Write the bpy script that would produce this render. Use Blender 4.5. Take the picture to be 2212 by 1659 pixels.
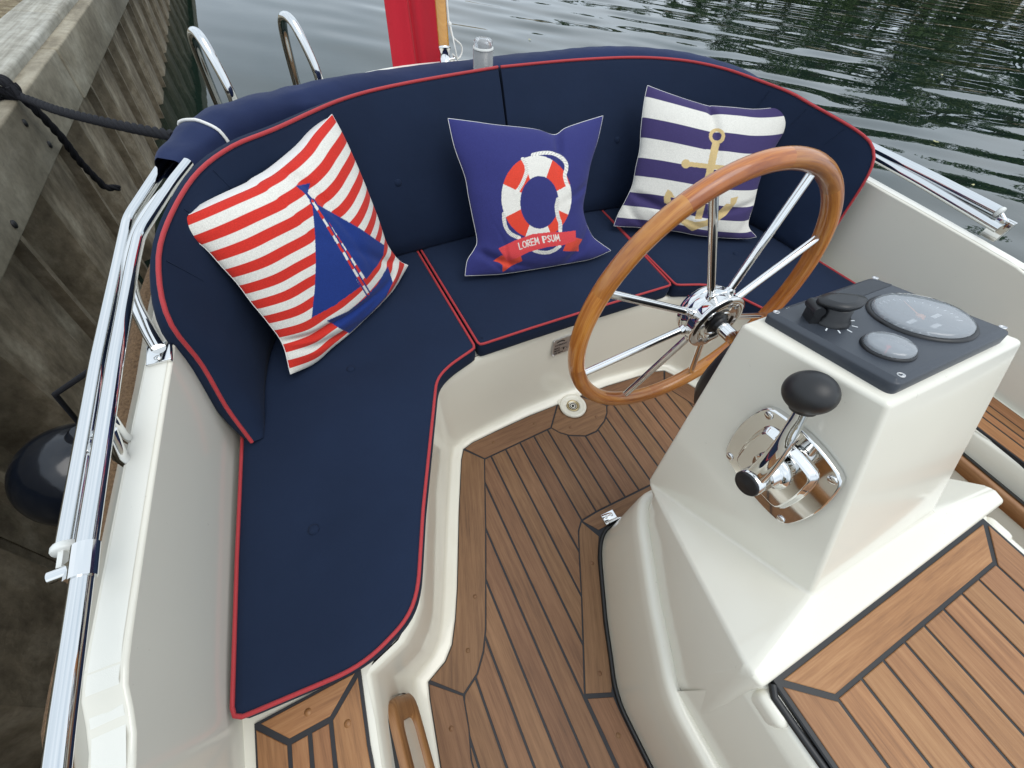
import bpy, bmesh, math, random
import numpy as np
from mathutils import Vector, Matrix

for _o in list(bpy.data.objects):
    bpy.data.objects.remove(_o, do_unlink=True)
scene = bpy.context.scene
COL = scene.collection
random.seed(7)
RNG = np.random.default_rng(7)

# ------------------------------------------------------------------ frames
# The boat is modelled level in its own frame (x to the viewer's right when
# looking aft, y aft, z up, cockpit floor z = 0) and then heeled a little.
def rot_up(g):
    g = np.array(g, float); g /= np.linalg.norm(g)
    ax = np.cross(g, [0, 0, 1.0]); c = g[2]
    K = np.array([[0, -ax[2], ax[1]], [ax[2], 0, -ax[0]], [-ax[1], ax[0], 0]])
    return np.eye(3) + K + K @ K / (1 + c)
M_BOAT = rot_up((.045, .030, .9985))
M_QUAY = M_BOAT @ rot_up((.0816, .0532, .9952)).T
FRAMES = {'boat': M_BOAT, 'quay': M_QUAY, 'world': np.eye(3)}
WATER_Z = float((M_QUAY @ np.array([-1.6, 5.5, -.28]))[2])

# ------------------------------------------------------------------ camera
def cam_axes(pit, rol, yaw):
    cp, sp = math.cos(pit), math.sin(pit)
    fw = np.array([math.sin(yaw) * cp, math.cos(yaw) * cp, -sp])
    r = np.array([math.cos(yaw), -math.sin(yaw), 0])
    d = np.cross(fw, r)
    cr, sr = math.cos(rol), math.sin(rol)
    return cr * r + sr * d, -sr * r + cr * d, fw
cr_, cd_, cf_ = cam_axes(math.radians(53.583), math.radians(-6.322), math.radians(30.904))
cam = bpy.data.cameras.new('camera'); cam_ob = bpy.data.objects.new('camera', cam); COL.objects.link(cam_ob)
cam.sensor_width = 36; cam.lens = 872.68 / 2212 * 36
cam.clip_start = .02; cam.clip_end = 2000
Rm = M_BOAT @ np.stack([cr_, -cd_, -cf_], 1)
cl = M_BOAT @ np.array([-.688, 0, 1.35])
m4 = Matrix.Identity(4)
for i in range(3):
    for j in range(3): m4[i][j] = Rm[i, j]
    m4[i][3] = cl[i]
cam_ob.matrix_world = m4
scene.camera = cam_ob
scene.render.resolution_x, scene.render.resolution_y = 1024, 768

# ------------------------------------------------------------------ sky, sun, exposure
SUN_EL, SUN_AZ = math.radians(66), math.radians(160)   # high, thin-cloud sun
world = bpy.data.worlds.new('World'); scene.world = world; world.use_nodes = True
nt = world.node_tree; nt.nodes.clear()
sky = nt.nodes.new('ShaderNodeTexSky'); sky.sky_type = 'NISHITA'; sky.sun_disc = False
sky.sun_elevation = SUN_EL; sky.sun_rotation = SUN_AZ
sky.dust_density = 4; sky.air_density = 1.0; sky.ozone_density = 1.0
hs = nt.nodes.new('ShaderNodeHueSaturation'); hs.inputs['Saturation'].default_value = .35
tc = nt.nodes.new('ShaderNodeTexCoord')
nz = nt.nodes.new('ShaderNodeTexNoise'); nz.inputs['Scale'].default_value = 2.2; nz.inputs['Detail'].default_value = 5
rp = nt.nodes.new('ShaderNodeValToRGB')
rp.color_ramp.elements[0].position = .3; rp.color_ramp.elements[0].color = (5.0, 6.0, 7.0, 1)
rp.color_ramp.elements[1].position = .72; rp.color_ramp.elements[1].color = (8.6, 9.35, 10.1, 1)
mx = nt.nodes.new('ShaderNodeMix'); mx.data_type = 'RGBA'; mx.inputs[0].default_value = .8   # cloud cover
bg = nt.nodes.new('ShaderNodeBackground'); bg.inputs['Strength'].default_value = .125
ow = nt.nodes.new('ShaderNodeOutputWorld')
nt.links.new(sky.outputs[0], hs.inputs['Color'])
nt.links.new(tc.outputs['Generated'], nz.inputs['Vector']); nt.links.new(nz.outputs['Fac'], rp.inputs[0])
sx_ = nt.nodes.new('ShaderNodeSeparateXYZ'); nt.links.new(tc.outputs['Generated'], sx_.inputs[0])
mr_ = nt.nodes.new('ShaderNodeMapRange'); mr_.inputs[1].default_value = 0; mr_.inputs[2].default_value = 1; mr_.inputs[3].default_value = 1.12; mr_.inputs[4].default_value = 1.2
nt.links.new(sx_.outputs['Z'], mr_.inputs[0])
ml_ = nt.nodes.new('ShaderNodeMix'); ml_.data_type = 'RGBA'; ml_.blend_type = 'MULTIPLY'; ml_.inputs[0].default_value = 1
nt.links.new(rp.outputs[0], ml_.inputs[6]); nt.links.new(mr_.outputs[0], ml_.inputs[7])     # overcast sky: brighter overhead than at the horizon
nt.links.new(hs.outputs[0], mx.inputs[6]); nt.links.new(ml_.outputs[2], mx.inputs[7])
nt.links.new(mx.outputs[2], bg.inputs[0]); nt.links.new(bg.outputs[0], ow.inputs[0])
sl = bpy.data.lights.new('sun', 'SUN'); sl.energy = 1.0; sl.angle = math.radians(40); sl.color = (1, .965, .91)
so = bpy.data.objects.new('sun', sl); COL.objects.link(so)
sd = Vector((math.sin(SUN_AZ) * math.cos(SUN_EL), math.cos(SUN_AZ) * math.cos(SUN_EL), math.sin(SUN_EL)))
so.rotation_euler = sd.to_track_quat('Z', 'Y').to_euler(); so.location = sd * 40
scene.cycles.max_bounces = 6; scene.cycles.diffuse_bounces = 3; scene.cycles.glossy_bounces = 3; scene.cycles.transmission_bounces = 5
scene.cycles.caustics_reflective = False; scene.cycles.caustics_refractive = False
vs = scene.view_settings; vs.view_transform = 'Standard'; vs.look = 'None'; vs.exposure = .19; vs.gamma = 1; vs.use_curve_mapping = False

# ------------------------------------------------------------------ materials
class NB:
    """tiny node-graph builder"""
    def __init__(s, name):
        s.m = bpy.data.materials.new(name); s.m.use_nodes = True
        s.t = s.m.node_tree; s.b = s.t.nodes['Principled BSDF']
    def n(s, kind, **kw):
        nd = s.t.nodes.new(kind)
        for k, v in kw.items(): setattr(nd, k, v)
        return nd
    def l(s, a, b): s.t.links.new(a, b)
    def set(s, **kw):
        for k, v in kw.items():
            s.b.inputs[k.replace('_', ' ')].default_value = v
        return s
    def coord(s, out='Object', scale=(1, 1, 1)):
        tcn = s.n('ShaderNodeTexCoord'); mp = s.n('ShaderNodeMapping'); mp.inputs['Scale'].default_value = scale
        s.l(tcn.outputs[out], mp.inputs[0]); return mp.outputs[0]
    def noise(s, vec, scale, detail=4, rough=.55):
        nd = s.n('ShaderNodeTexNoise'); nd.inputs['Scale'].default_value = scale
        nd.inputs['Detail'].default_value = detail; nd.inputs['Roughness'].default_value = rough
        s.l(vec, nd.inputs['Vector']); return nd.outputs['Fac']
    def ramp(s, fac, stops):
        r = s.n('ShaderNodeValToRGB'); el = r.color_ramp.elements
        while len(el) < len(stops): el.new(.5)
        for e, (p, c) in zip(el, stops): e.position = p; e.color = tuple(c) + (1,)
        s.l(fac, r.inputs[0]); return r.outputs[0]
    def mix(s, fac, a, b, mode='MIX'):
        x = s.n('ShaderNodeMix', data_type='RGBA', blend_type=mode)
        for i, v in ((0, fac), (6, a), (7, b)):
            if hasattr(v, 'node'): s.l(v, x.inputs[i])
            elif i == 0: x.inputs[0].default_value = v
            else: x.inputs[i].default_value = tuple(v) + (1,)
        return x.outputs[2]
    def math(s, op, a, b=None):
        x = s.n('ShaderNodeMath', operation=op)
        for i, v in ((0, a), (1, b)):
            if v is None: continue
            if hasattr(v, 'node'): s.l(v, x.inputs[i])
            else: x.inputs[i].default_value = v
        return x.outputs[0]
    def bump(s, h, strength=.3, dist=.002):
        b = s.n('ShaderNodeBump'); b.inputs['Strength'].default_value = strength; b.inputs['Distance'].default_value = dist
        s.l(h, b.inputs['Height']); s.l(b.outputs[0], s.b.inputs['Normal'])
    def col(s, c): s.l(c, s.b.inputs['Base Color'])

MAT = {}
def simple(key, col, rough=.5, metal=0., bump=None, **kw):
    nb = NB(key); nb.set(Base_Color=tuple(col) + (1,), Roughness=rough, Metallic=metal)
    for k, v in kw.items(): nb.b.inputs[k.replace('_', ' ')].default_value = v
    if bump:
        sc, st, di = bump; nb.bump(nb.noise(nb.coord(), sc, 3), st, di)
    MAT[key] = nb.m; return nb

def gelcoat(key, c0, rough, grit):
    nb = NB(key); v = nb.coord()
    n1 = nb.noise(v, 1.7, 3); n2 = nb.noise(v, 90, 3, .7)
    c = nb.ramp(n1, [(.3, [x * .965 for x in c0]), (.7, c0)])
    sp = nb.ramp(n2, [(.24, (.55, .54, .5)), (.30, (1, 1, 1))])
    nb.col(nb.mix(.35, c, nb.mix(1, c, sp, 'MULTIPLY')))
    nb.set(Roughness=rough); nb.b.inputs['Coat Weight'].default_value = .25; nb.b.inputs['Coat Roughness'].default_value = .06
    nb.bump(nb.noise(v, grit[0], 2), grit[1], grit[2]); MAT[key] = nb.m
gelcoat('gelcoat', (.755, .725, .625), .16, (6, .05, .004))
gelcoat('nonskid', (.78, .765, .69), .42, (700, .25, .0006))

def teak(key, dark, mid, light, rough, coat=0., gs=1.0, ct=(.36, .54, .72)):
    nb = NB(key)
    tcn = nb.n('ShaderNodeTexCoord'); oi = nb.n('ShaderNodeObjectInfo')
    cx = nb.n('ShaderNodeCombineXYZ'); nb.l(nb.math('MULTIPLY', oi.outputs['Random'], 37.), cx.inputs[0]); nb.l(nb.math('MULTIPLY', oi.outputs['Random'], 91.), cx.inputs[1])
    ad = nb.n('ShaderNodeVectorMath', operation='ADD'); nb.l(tcn.outputs['UV'], ad.inputs[0]); nb.l(cx.outputs[0], ad.inputs[1])
    def mp(sx, sy):
        m = nb.n('ShaderNodeMapping'); m.inputs['Scale'].default_value = (sx * gs, sy * gs, 1); nb.l(ad.outputs[0], m.inputs[0]); return m.outputs[0]
    g1 = nb.noise(mp(5, 95), 1, 5, .6)
    g2 = nb.noise(mp(22, 420), 1, 3, .6)
    g3 = nb.noise(mp(3.5, 9), 1, 3)
    fac = nb.math('ADD', nb.math('MULTIPLY', g1, .55), nb.math('ADD', nb.math('MULTIPLY', g2, .3), nb.math('MULTIPLY', g3, .25)))
    c = nb.ramp(fac, [(ct[0], dark), (ct[1], mid), (ct[2], light)])
    hv = nb.n('ShaderNodeHueSaturation')
    nb.l(nb.math('ADD', nb.math('MULTIPLY', oi.outputs['Random'], .20), .90), hv.inputs['Value'])
    nb.l(nb.math('ADD', nb.math('MULTIPLY', nb.math('FRACT', nb.math('MULTIPLY', oi.outputs['Random'], 7.3)), .008), .497), hv.inputs['Hue'])
    nb.l(c, hv.inputs['Color']); nb.col(hv.outputs[0])
    nb.set(Roughness=rough)
    if coat:
        nb.b.inputs['Coat Weight'].default_value = coat; nb.b.inputs['Coat Roughness'].default_value = .04
    nb.bump(g2, .25 if not coat else .04, .0008); MAT[key] = nb.m
teak('teak_deck', (.098, .044, .019), (.188, .090, .040), (.255, .132, .063), .62)
teak('teak_oiled', (.165, .066, .022), (.285, .124, .045), (.38, .190, .080), .5)
teak('varnished_wood', (.24, .060, .008), (.40, .128, .017), (.53, .215, .038), .3, .5, .8, (.43, .53, .64))
teak('pole_wood', (.34, .14, .02), (.48, .22, .035), (.55, .28, .06), .2, .6, .5)

def fabric(key, col, var=.12, weave=1500, rough=.85, sheen=.2, wr=.0, spec=.3):
    nb = NB(key); v = nb.coord()
    n1 = nb.noise(v, 3.5, 3); n2 = nb.noise(v, weave, 2, .7)
    c = nb.ramp(n1, [(.3, [x * (1 - var) for x in col]), (.7, [x * (1 + var) for x in col])])
    c = nb.mix(.35, c, nb.ramp(n2, [(.3, [x * .6 for x in col]), (.75, [min(1, x * 1.5) for x in col])]))
    nb.col(c); nb.set(Roughness=rough); nb.b.inputs['Sheen Weight'].default_value = sheen
    nb.b.inputs['Specular IOR Level'].default_value = spec
    h = nb.math('ADD', nb.math('MULTIPLY', nb.noise(v, 6, 3), 6.0 + wr), nb.math('MULTIPLY', n2, .18))
    nb.bump(h, .5, .0016); MAT[key] = nb.m
fabric('navy_fabric', (.0092, .0175, .0415), .16, sheen=.02, spec=.16)
fabric('canvas', (.0125, .0215, .066), .25, 900, .8, .04, 9, .2)
fabric('piping_red', (.38, .032, .038), .08, 700, .6, .1)
fabric('white_cloth', (.72, .71, .68), .04, 900)
fabric('flag_red', (.43, .004, .018), .1, 1400, .75, .2)
fabric('rope_white', (.72, .71, .67), .05, 600)

def printed(key):
    nb = NB(key)
    at = nb.n('ShaderNodeAttribute'); at.attribute_name = 'print'
    v = nb.coord('Object'); nz1 = nb.noise(v, 420, 2, .7); n2 = nb.noise(v, 18, 3)
    f = nb.ramp(nz1, [(.3, (.80, .80, .80)), (.7, (1.08, 1.08, 1.08))])
    c = nb.mix(1, at.outputs['Color'], f, 'MULTIPLY')
    nb.col(c); nb.set(Roughness=.9); nb.b.inputs['Sheen Weight'].default_value = .1; nb.b.inputs['Specular IOR Level'].default_value = .2
    nb.bump(nb.math('ADD', nb.math('MULTIPLY', nz1, .25), nb.math('MULTIPLY', n2, 3.)), .5, .0014); MAT[key] = nb.m
printed('printed_linen')

def steel(key, col=(.83, .83, .82), rough=.06, bn=(12, .012, .001)):
    nb = NB(key); nb.set(Base_Color=tuple(col) + (1,), Metallic=1.)
    v = nb.coord(); n = nb.noise(v, 25, 4, .7)
    mr = nb.n('ShaderNodeMapRange'); mr.inputs[3].default_value = rough * .6; mr.inputs[4].default_value = rough * 2.2
    nb.l(n, mr.inputs[0]); nb.l(mr.outputs[0], nb.b.inputs['Roughness'])
    nb.bump(nb.noise(v, bn[0], 2), bn[1], bn[2]); MAT[key] = nb.m
steel('stainless', (.68, .69, .69), .045)
steel('chrome', (.76, .76, .75), .03)
steel('plate_metal', (.62, .62, .62), .32)
simple('caulk', (.012, .012, .016), .6)
simple('rubber', (.008, .008, .009), .42, bump=(60, .1, .001))
simple('black_plastic', (.011, .012, .014), .38, bump=(900, .15, .0004))
simple('knob_black', (.012, .012, .013), .42, bump=(1500, .1, .0003))
simple('panel_grey', (.036, .043, .055), .36, bump=(1400, .22, .0005))
simple('panel_recess', (.030, .035, .043), .5, bump=(1400, .3, .0005))
simple('print_white', (.75, .78, .8), .5)
simple('print_black', (.012, .012, .013), .6)
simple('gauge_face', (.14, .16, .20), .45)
simple('needle_orange', (.85, .30, .10), .4)
simple('needle_red', (.75, .05, .04), .4)
simple('white_plastic', (.66, .67, .64), .35)
simple('fender_black', (.006, .008, .013), .16, bump=(9, .35, .01))
simple('rope_black', (.009, .009, .012), .85, bump=(300, .6, .002), Specular_IOR_Level=.25)
simple('brass', (.45, .37, .22), .3, 1.)
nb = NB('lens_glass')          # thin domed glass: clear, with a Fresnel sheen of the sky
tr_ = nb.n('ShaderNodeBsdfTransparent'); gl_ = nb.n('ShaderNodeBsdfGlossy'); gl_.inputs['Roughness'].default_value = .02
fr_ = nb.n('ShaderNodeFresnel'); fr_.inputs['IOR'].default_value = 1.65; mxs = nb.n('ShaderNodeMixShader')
df_ = nb.n('ShaderNodeBsdfDiffuse'); df_.inputs['Color'].default_value = (.72, .77, .82, 1)       # pale haze painted into the glass for the sky's reflection
haze_mx = nb.n('ShaderNodeMixShader'); haze_mx.inputs[0].default_value = .34; nb.l(tr_.outputs[0], haze_mx.inputs[1]); nb.l(df_.outputs[0], haze_mx.inputs[2])
nb.l(fr_.outputs[0], mxs.inputs[0]); nb.l(haze_mx.outputs[0], mxs.inputs[1]); nb.l(gl_.outputs[0], mxs.inputs[2])
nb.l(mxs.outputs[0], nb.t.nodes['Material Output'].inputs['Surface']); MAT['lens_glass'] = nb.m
g = simple('light_glass', (.93, .95, .96), .12, Transmission_Weight=.75, IOR=1.35)

nb = NB('coir'); v = nb.coord(); n = nb.noise(v, 160, 4, .75)
nb.col(nb.ramp(n, [(.3, (.10, .055, .027)), (.7, (.27, .165, .085))])); nb.set(Roughness=.95); nb.bump(n, 1., .006); MAT['coir'] = nb.m

def stained(key, c0, c1, c2, st, gsc, rust=True):
    nb = NB(key); v = nb.coord('Object', st)
    n1 = nb.noise(v, gsc, 6, .65); n2 = nb.noise(nb.coord(), gsc * 7, 4, .7); n3 = nb.noise(nb.coord(), 1.7, 4)
    c = nb.ramp(n1, [(.28, c0), (.5, c1), (.74, c2)])
    c = nb.mix(.5, c, nb.mix(1, c, nb.ramp(n2, [(.25, (.35, .33, .3)), (.6, (1.2, 1.2, 1.2))]), 'MULTIPLY'))
    c = nb.mix(nb.math('MULTIPLY', nb.ramp(n3, [(.45, (0, 0, 0)), (.75, (1, 1, 1))]), .45), c, [x * .45 for x in c0])
    nb.col(c); nb.set(Roughness=.85); nb.bump(nb.math('ADD', n1, nb.math('MULTIPLY', n2, .4)), .7, .008); MAT[key] = nb.m
stained('quay_timber', (.135, .112, .076), (.265, .232, .168), (.41, .375, .295), (3, .5, 1), 3.2)
stained('cap_timber', (.18, .165, .13), (.33, .315, .265), (.46, .45, .40), (14, .6, 6), 2.2)
stained('sheet_pile', (.075, .056, .034), (.225, .180, .120), (.43, .370, .275), (2.2, 2.2, 1.1), 3.5)
nb = NB('bank_soil'); v = nb.coord(); n = nb.noise(v, 22, 6, .7)
nb.col(nb.ramp(n, [(.3, (.10, .075, .035)), (.5, (.21, .16, .09)), (.72, (.34, .30, .19))])); nb.set(Roughness=.95); nb.bump(n, 1., .03); MAT['bank_soil'] = nb.m
nb = NB('bark'); v = nb.coord('Object', (4, 4, 1)); n = nb.noise(v, 3, 5, .7)
nb.col(nb.ramp(n, [(.3, (.03, .022, .015)), (.7, (.10, .08, .055))])); nb.set(Roughness=.9); MAT['bark'] = nb.m
for key, a, b in (('leaf_a', (.026, .052, .010), (.085, .135, .026)), ('leaf_b', (.034, .055, .011), (.105, .13, .026))):
    nb = NB(key); oi = nb.n('ShaderNodeNewGeometry')
    nb.col(nb.ramp(oi.outputs['Random Per Island'], [(0, a), (1, b)])); nb.set(Roughness=.6)
    MAT[key] = nb.m
nb = NB('water'); nb.set(Base_Color=(.009, .019, .014, 1), Roughness=.015); nb.b.inputs['IOR'].default_value = 1.333
v = nb.coord('Object'); nb.bump(nb.noise(v, 7, 2, .5), .02, .02); MAT['water'] = nb.m

# ------------------------------------------------------------------ geometry helpers
V = lambda *a: np.array(a, float)
def nrm(v):
    v = np.asarray(v, float); return v / (np.linalg.norm(v) + 1e-12)
class Geo:
    def __init__(s): s.v = []; s.f = []; s.mi = []; s.uv = None; s.sm = []
    def add(s, vs, fs, mi=0, smooth=False):
        b = len(s.v); s.v += [tuple(map(float, p)) for p in vs]
        s.f += [tuple(i + b for i in f) for f in fs]; s.mi += [mi] * len(fs); s.sm += [smooth] * len(fs); return s
    def loft(s, rings, closed=True, cap0=False, cap1=False, smooth=True, mi=0, flip=False):
        n = len(rings[0]); vs = [p for r in rings for p in r]; fs = []
        for a in range(len(rings) - 1):
            for i in range(n if closed else n - 1):
                j = (i + 1) % n; q = (a * n + i, a * n + j, (a + 1) * n + j, (a + 1) * n + i)
                fs.append(q[::-1] if flip else q)
        s.add(vs, fs, mi, smooth); b = len(s.v) - len(vs)
        if cap0: s.add(rings[0], [tuple(range(n) if flip else range(n - 1, -1, -1))], mi)
        if cap1: s.add(rings[-1], [tuple(range(n - 1, -1, -1) if flip else range(n))], mi)
        return s
    def tube(s, path, r, n=12, closed=False, caps=True, mi=0):
        P = [V(*p) for p in path]; m = len(P); rr = r if hasattr(r, '__len__') else [r] * m
        T = [nrm((P[(i + 1) % m] if closed or i < m - 1 else P[i]) - (P[i - 1] if closed or i > 0 else P[i])) for i in range(m)]
        up = V(0, 0, 1) if abs(T[0][2]) < .9 else V(1, 0, 0)
        u = nrm(np.cross(T[0], up)); rings = []
        for i in range(m):
            u = nrm(u - T[i] * (u @ T[i])); w = np.cross(T[i], u)
            rings.append([P[i] + rr[i] * (math.cos(a) * u + math.sin(a) * w) for a in np.linspace(0, 2 * math.pi, n, endpoint=False)])
        if closed:
            # close by matching nearest rotation
            k = min(range(n), key=lambda k: np.linalg.norm(rings[0][0] - (rings[-1][k])))
            rings.append([rings[0][(i - k) % n] for i in range(n)])
        return s.loft(rings, True, caps and not closed, caps and not closed, True, mi)
    def lathe(s, prof, o, ax, n=32, mi=0, u=None, smooth=True):
        ax = nrm(ax); u = nrm(np.cross(ax, V(0, 0, 1) if abs(ax[2]) < .9 else V(1, 0, 0))) if u is None else nrm(u); w = np.cross(ax, u); o = V(*o)
        return s.loft([[o + h * ax + r * (math.cos(a) * u + math.sin(a) * w) for a in np.linspace(0, 2 * math.pi, n, endpoint=False)] for r, h in prof], True, prof[0][0] > 1e-6, prof[-1][0] > 1e-6, smooth, mi)
    def prism(s, poly, z0, z1, ch=.0012, mi=0):
        poly = [V(p[0], p[1], 0) for p in poly]
        if area(poly) < 0: poly = poly[::-1]
        top = inset(poly, ch)
        return s.loft([[V(p[0], p[1], z0) for p in poly], [V(p[0], p[1], z1 - ch) for p in poly], [V(p[0], p[1], z1) for p in top]], True, True, True, False, mi)
    def box(s, c, h, ax=None, mi=0):
        c = V(*c); A = [V(1, 0, 0), V(0, 1, 0), V(0, 0, 1)] if ax is None else [V(*a) for a in ax]
        vs = [c + sx * h[0] * A[0] + sy * h[1] * A[1] + sz * h[2] * A[2] for sz in (-1, 1) for sy in (-1, 1) for sx in (-1, 1)]
        return s.add(vs, [(0, 2, 3, 1), (4, 5, 7, 6), (0, 1, 5, 4), (2, 6, 7, 3), (0, 4, 6, 2), (1, 3, 7, 5)], mi)
    def grid(s, P, mi=0, smooth=True, flip=False):
        P = np.asarray(P); a, b = P.shape[:2]
        fs = [(i * b + j, i * b + j + 1, (i + 1) * b + j + 1, (i + 1) * b + j) for i in range(a - 1) for j in range(b - 1)]
        if flip: fs = [f[::-1] for f in fs]
        return s.add(P.reshape(-1, 3), fs, mi, smooth)
def area(poly): return .5 * sum(poly[i - 1][0] * poly[i][1] - poly[i][0] * poly[i - 1][1] for i in range(len(poly)))
def inset(poly, d):
    """inset a CCW polygon (xy) by d, keeping z"""
    out = []; n = len(poly)
    for i in range(n):
        a, b, c = V(*poly[i - 1][:2]), V(*poly[i][:2]), V(*poly[(i + 1) % n][:2])
        t1, t2 = nrm(b - a), nrm(c - b); n1, n2 = V(-t1[1], t1[0]), V(-t2[1], t2[0])
        m = n1 + n2; k = m @ m
        q = b + (m * (2 * d / k) if k > .35 else n1 * d)
        out.append(V(q[0], q[1], poly[i][2] if len(poly[i]) > 2 else 0))
    return out
def spline(pts, n, closed=False):
    """Catmull-Rom resample (centripetal-ish), evenly by arc length"""
    P = [V(*p) for p in pts]; m = len(P); out = []
    seg = m if closed else m - 1
    for i in range(seg):
        p1, p2 = P[i], P[(i + 1) % m]
        p0 = P[i - 1] if closed or i > 0 else 2 * p1 - p2
        p3 = P[(i + 2) % m] if closed or i < m - 2 else 2 * p2 - p1
        for t in np.linspace(0, 1, 14, endpoint=False):
            out.append(.5 * (2 * p1 + (p2 - p0) * t + (2 * p0 - 5 * p1 + 4 * p2 - p3) * t * t + (3 * p1 - p0 - 3 * p2 + p3) * t ** 3))
    if not closed: out.append(P[-1])
    else: out.append(out[0])
    return resample(out, n, closed)
def resample(P, n, closed=False):
    P = np.array(P); d = np.r_[0, np.cumsum(np.linalg.norm(np.diff(P, axis=0), axis=1))]
    s = np.linspace(0, d[-1], n + 1)[:-1] if closed else np.linspace(0, d[-1], n)
    return [V(*[np.interp(x, d, P[:, k]) for k in range(P.shape[1])]) for x in s]
def fillet(path, r, k=6):
    """round the corners of a polyline with radius-like distance r"""
    out = [V(*path[0])]
    for i in range(1, len(path) - 1):
        a, b, c = V(*path[i - 1]), V(*path[i]), V(*path[i + 1]); d1 = min(r, .45 * np.linalg.norm(a - b)); d2 = min(r, .45 * np.linalg.norm(c - b))
        p, q = b + nrm(a - b) * d1, b + nrm(c - b) * d2
        out += [(1 - t) ** 2 * p + 2 * t * (1 - t) * b + t * t * q for t in np.linspace(0, 1, k)]
    return out + [V(*path[-1])]
def fillet_closed(poly, r, k=5):
    n = len(poly); out = []
    for i in range(n):
        a, b, c = V(*poly[i - 1]), V(*poly[i]), V(*poly[(i + 1) % n]); rr = r[i] if hasattr(r, '__len__') else r
        d1 = min(rr, .48 * np.linalg.norm(a - b)); d2 = min(rr, .48 * np.linalg.norm(c - b))
        if rr <= 0: out.append(b); continue
        p, q = b + nrm(a - b) * d1, b + nrm(c - b) * d2
        out += [(1 - t) ** 2 * p + 2 * t * (1 - t) * b + t * t * q for t in np.linspace(0, 1, k)]
    return out

ORG = {}
def place(o, org, frame):
    Mf = FRAMES[frame]; o.location = Vector(Mf @ V(*org))
    o.rotation_euler = Matrix([list(map(float, r)) for r in Mf]).to_euler()
def tag(o, label=None, cat=None, group=None, kind=None):
    if label: o['label'] = label
    if cat: o['category'] = cat
    if group: o['group'] = group
    if kind: o['kind'] = kind
def thing(name, label, cat, org, frame='boat', group=None):
    o = bpy.data.objects.new(name, None); COL.objects.link(o); o.empty_display_size = .05
    place(o, org, frame); ORG[o] = V(*org); tag(o, label, cat, group); return o
def mk(name, g, mats, parent=None, org=None, frame='boat', uvdir=None, bevel=0., sharp=None, weld=False, label=None):
    """build one mesh object out of a Geo"""
    if parent is not None: org = ORG[parent]
    org = V(0, 0, 0) if org is None else V(*org)
    me = bpy.data.meshes.new(name)
    vs = np.array(g.v) - org
    me.from_pydata([tuple(p) for p in vs], [], g.f); me.update()
    for i, p in enumerate(me.polygons): p.material_index = g.mi[i]; p.use_smooth = g.sm[i]
    if bevel or weld:
        bm = bmesh.new(); bm.from_mesh(me)
        if weld: bmesh.ops.remove_doubles(bm, verts=bm.verts, dist=1e-5)
        if bevel:
            bmesh.ops.recalc_face_normals(bm, faces=bm.faces)
            ed = [e for e in bm.edges if len(e.link_faces) == 2 and e.calc_face_angle(0) > math.radians(12)]
            bmesh.ops.bevel(bm, geom=ed, offset=bevel, segments=4, profile=.5, affect='EDGES', clamp_overlap=True)
            for f in bm.faces: f.smooth = True
        bm.to_mesh(me); bm.free()
        if bevel:
            try: me.set_sharp_from_angle(angle=math.radians(38))
            except Exception: pass
    if uvdir is not None:
        d = nrm(uvdir); uvl = me.uv_layers.new(name='UVMap')
        up = V(0, 0, 1) if abs(d[2]) < .9 else V(1, 0, 0)
        w = nrm(np.cross(up, d)); co = np.array([v.co[:] for v in me.vertices]) + org
        for lp in me.loops:
            p = co[lp.vertex_index]; uvl.data[lp.index].uv = (float(p @ d), float(p @ w) + float(p[2]) * .7)
    for m in (mats if isinstance(mats, (list, tuple)) else [mats]): me.materials.append(MAT[m])
    o = bpy.data.objects.new(name, me); COL.objects.link(o)
    if parent is not None: o.parent = parent; ORG[o] = org
    else: place(o, org, frame); ORG[o] = org
    if label: o['label'] = label
    return o
def solo(name, g, mats, label, cat, org, frame='boat', group=None, **kw):
    o = mk(name, g, mats, None, org, frame, **kw); tag(o, label, cat, group); return o
def screw(parent, p, n, r=.005, name='screw'):
    gg = Geo(); gg.lathe([(r, 0), (r, .0012), (r * .75, .0022), (0, .0026)], p, n, 14)
    o = mk(name, gg, 'chrome', parent)
    n = nrm(n); u = nrm(np.cross(n, V(.3, .5, .7))); w = np.cross(n, u); gg = Geo()
    for a, b in ((u, w), (w, u)): gg.box(V(*p) + n * .0022, (r * .6, r * .13, .0008), (a, b, n))
    return o

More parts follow.
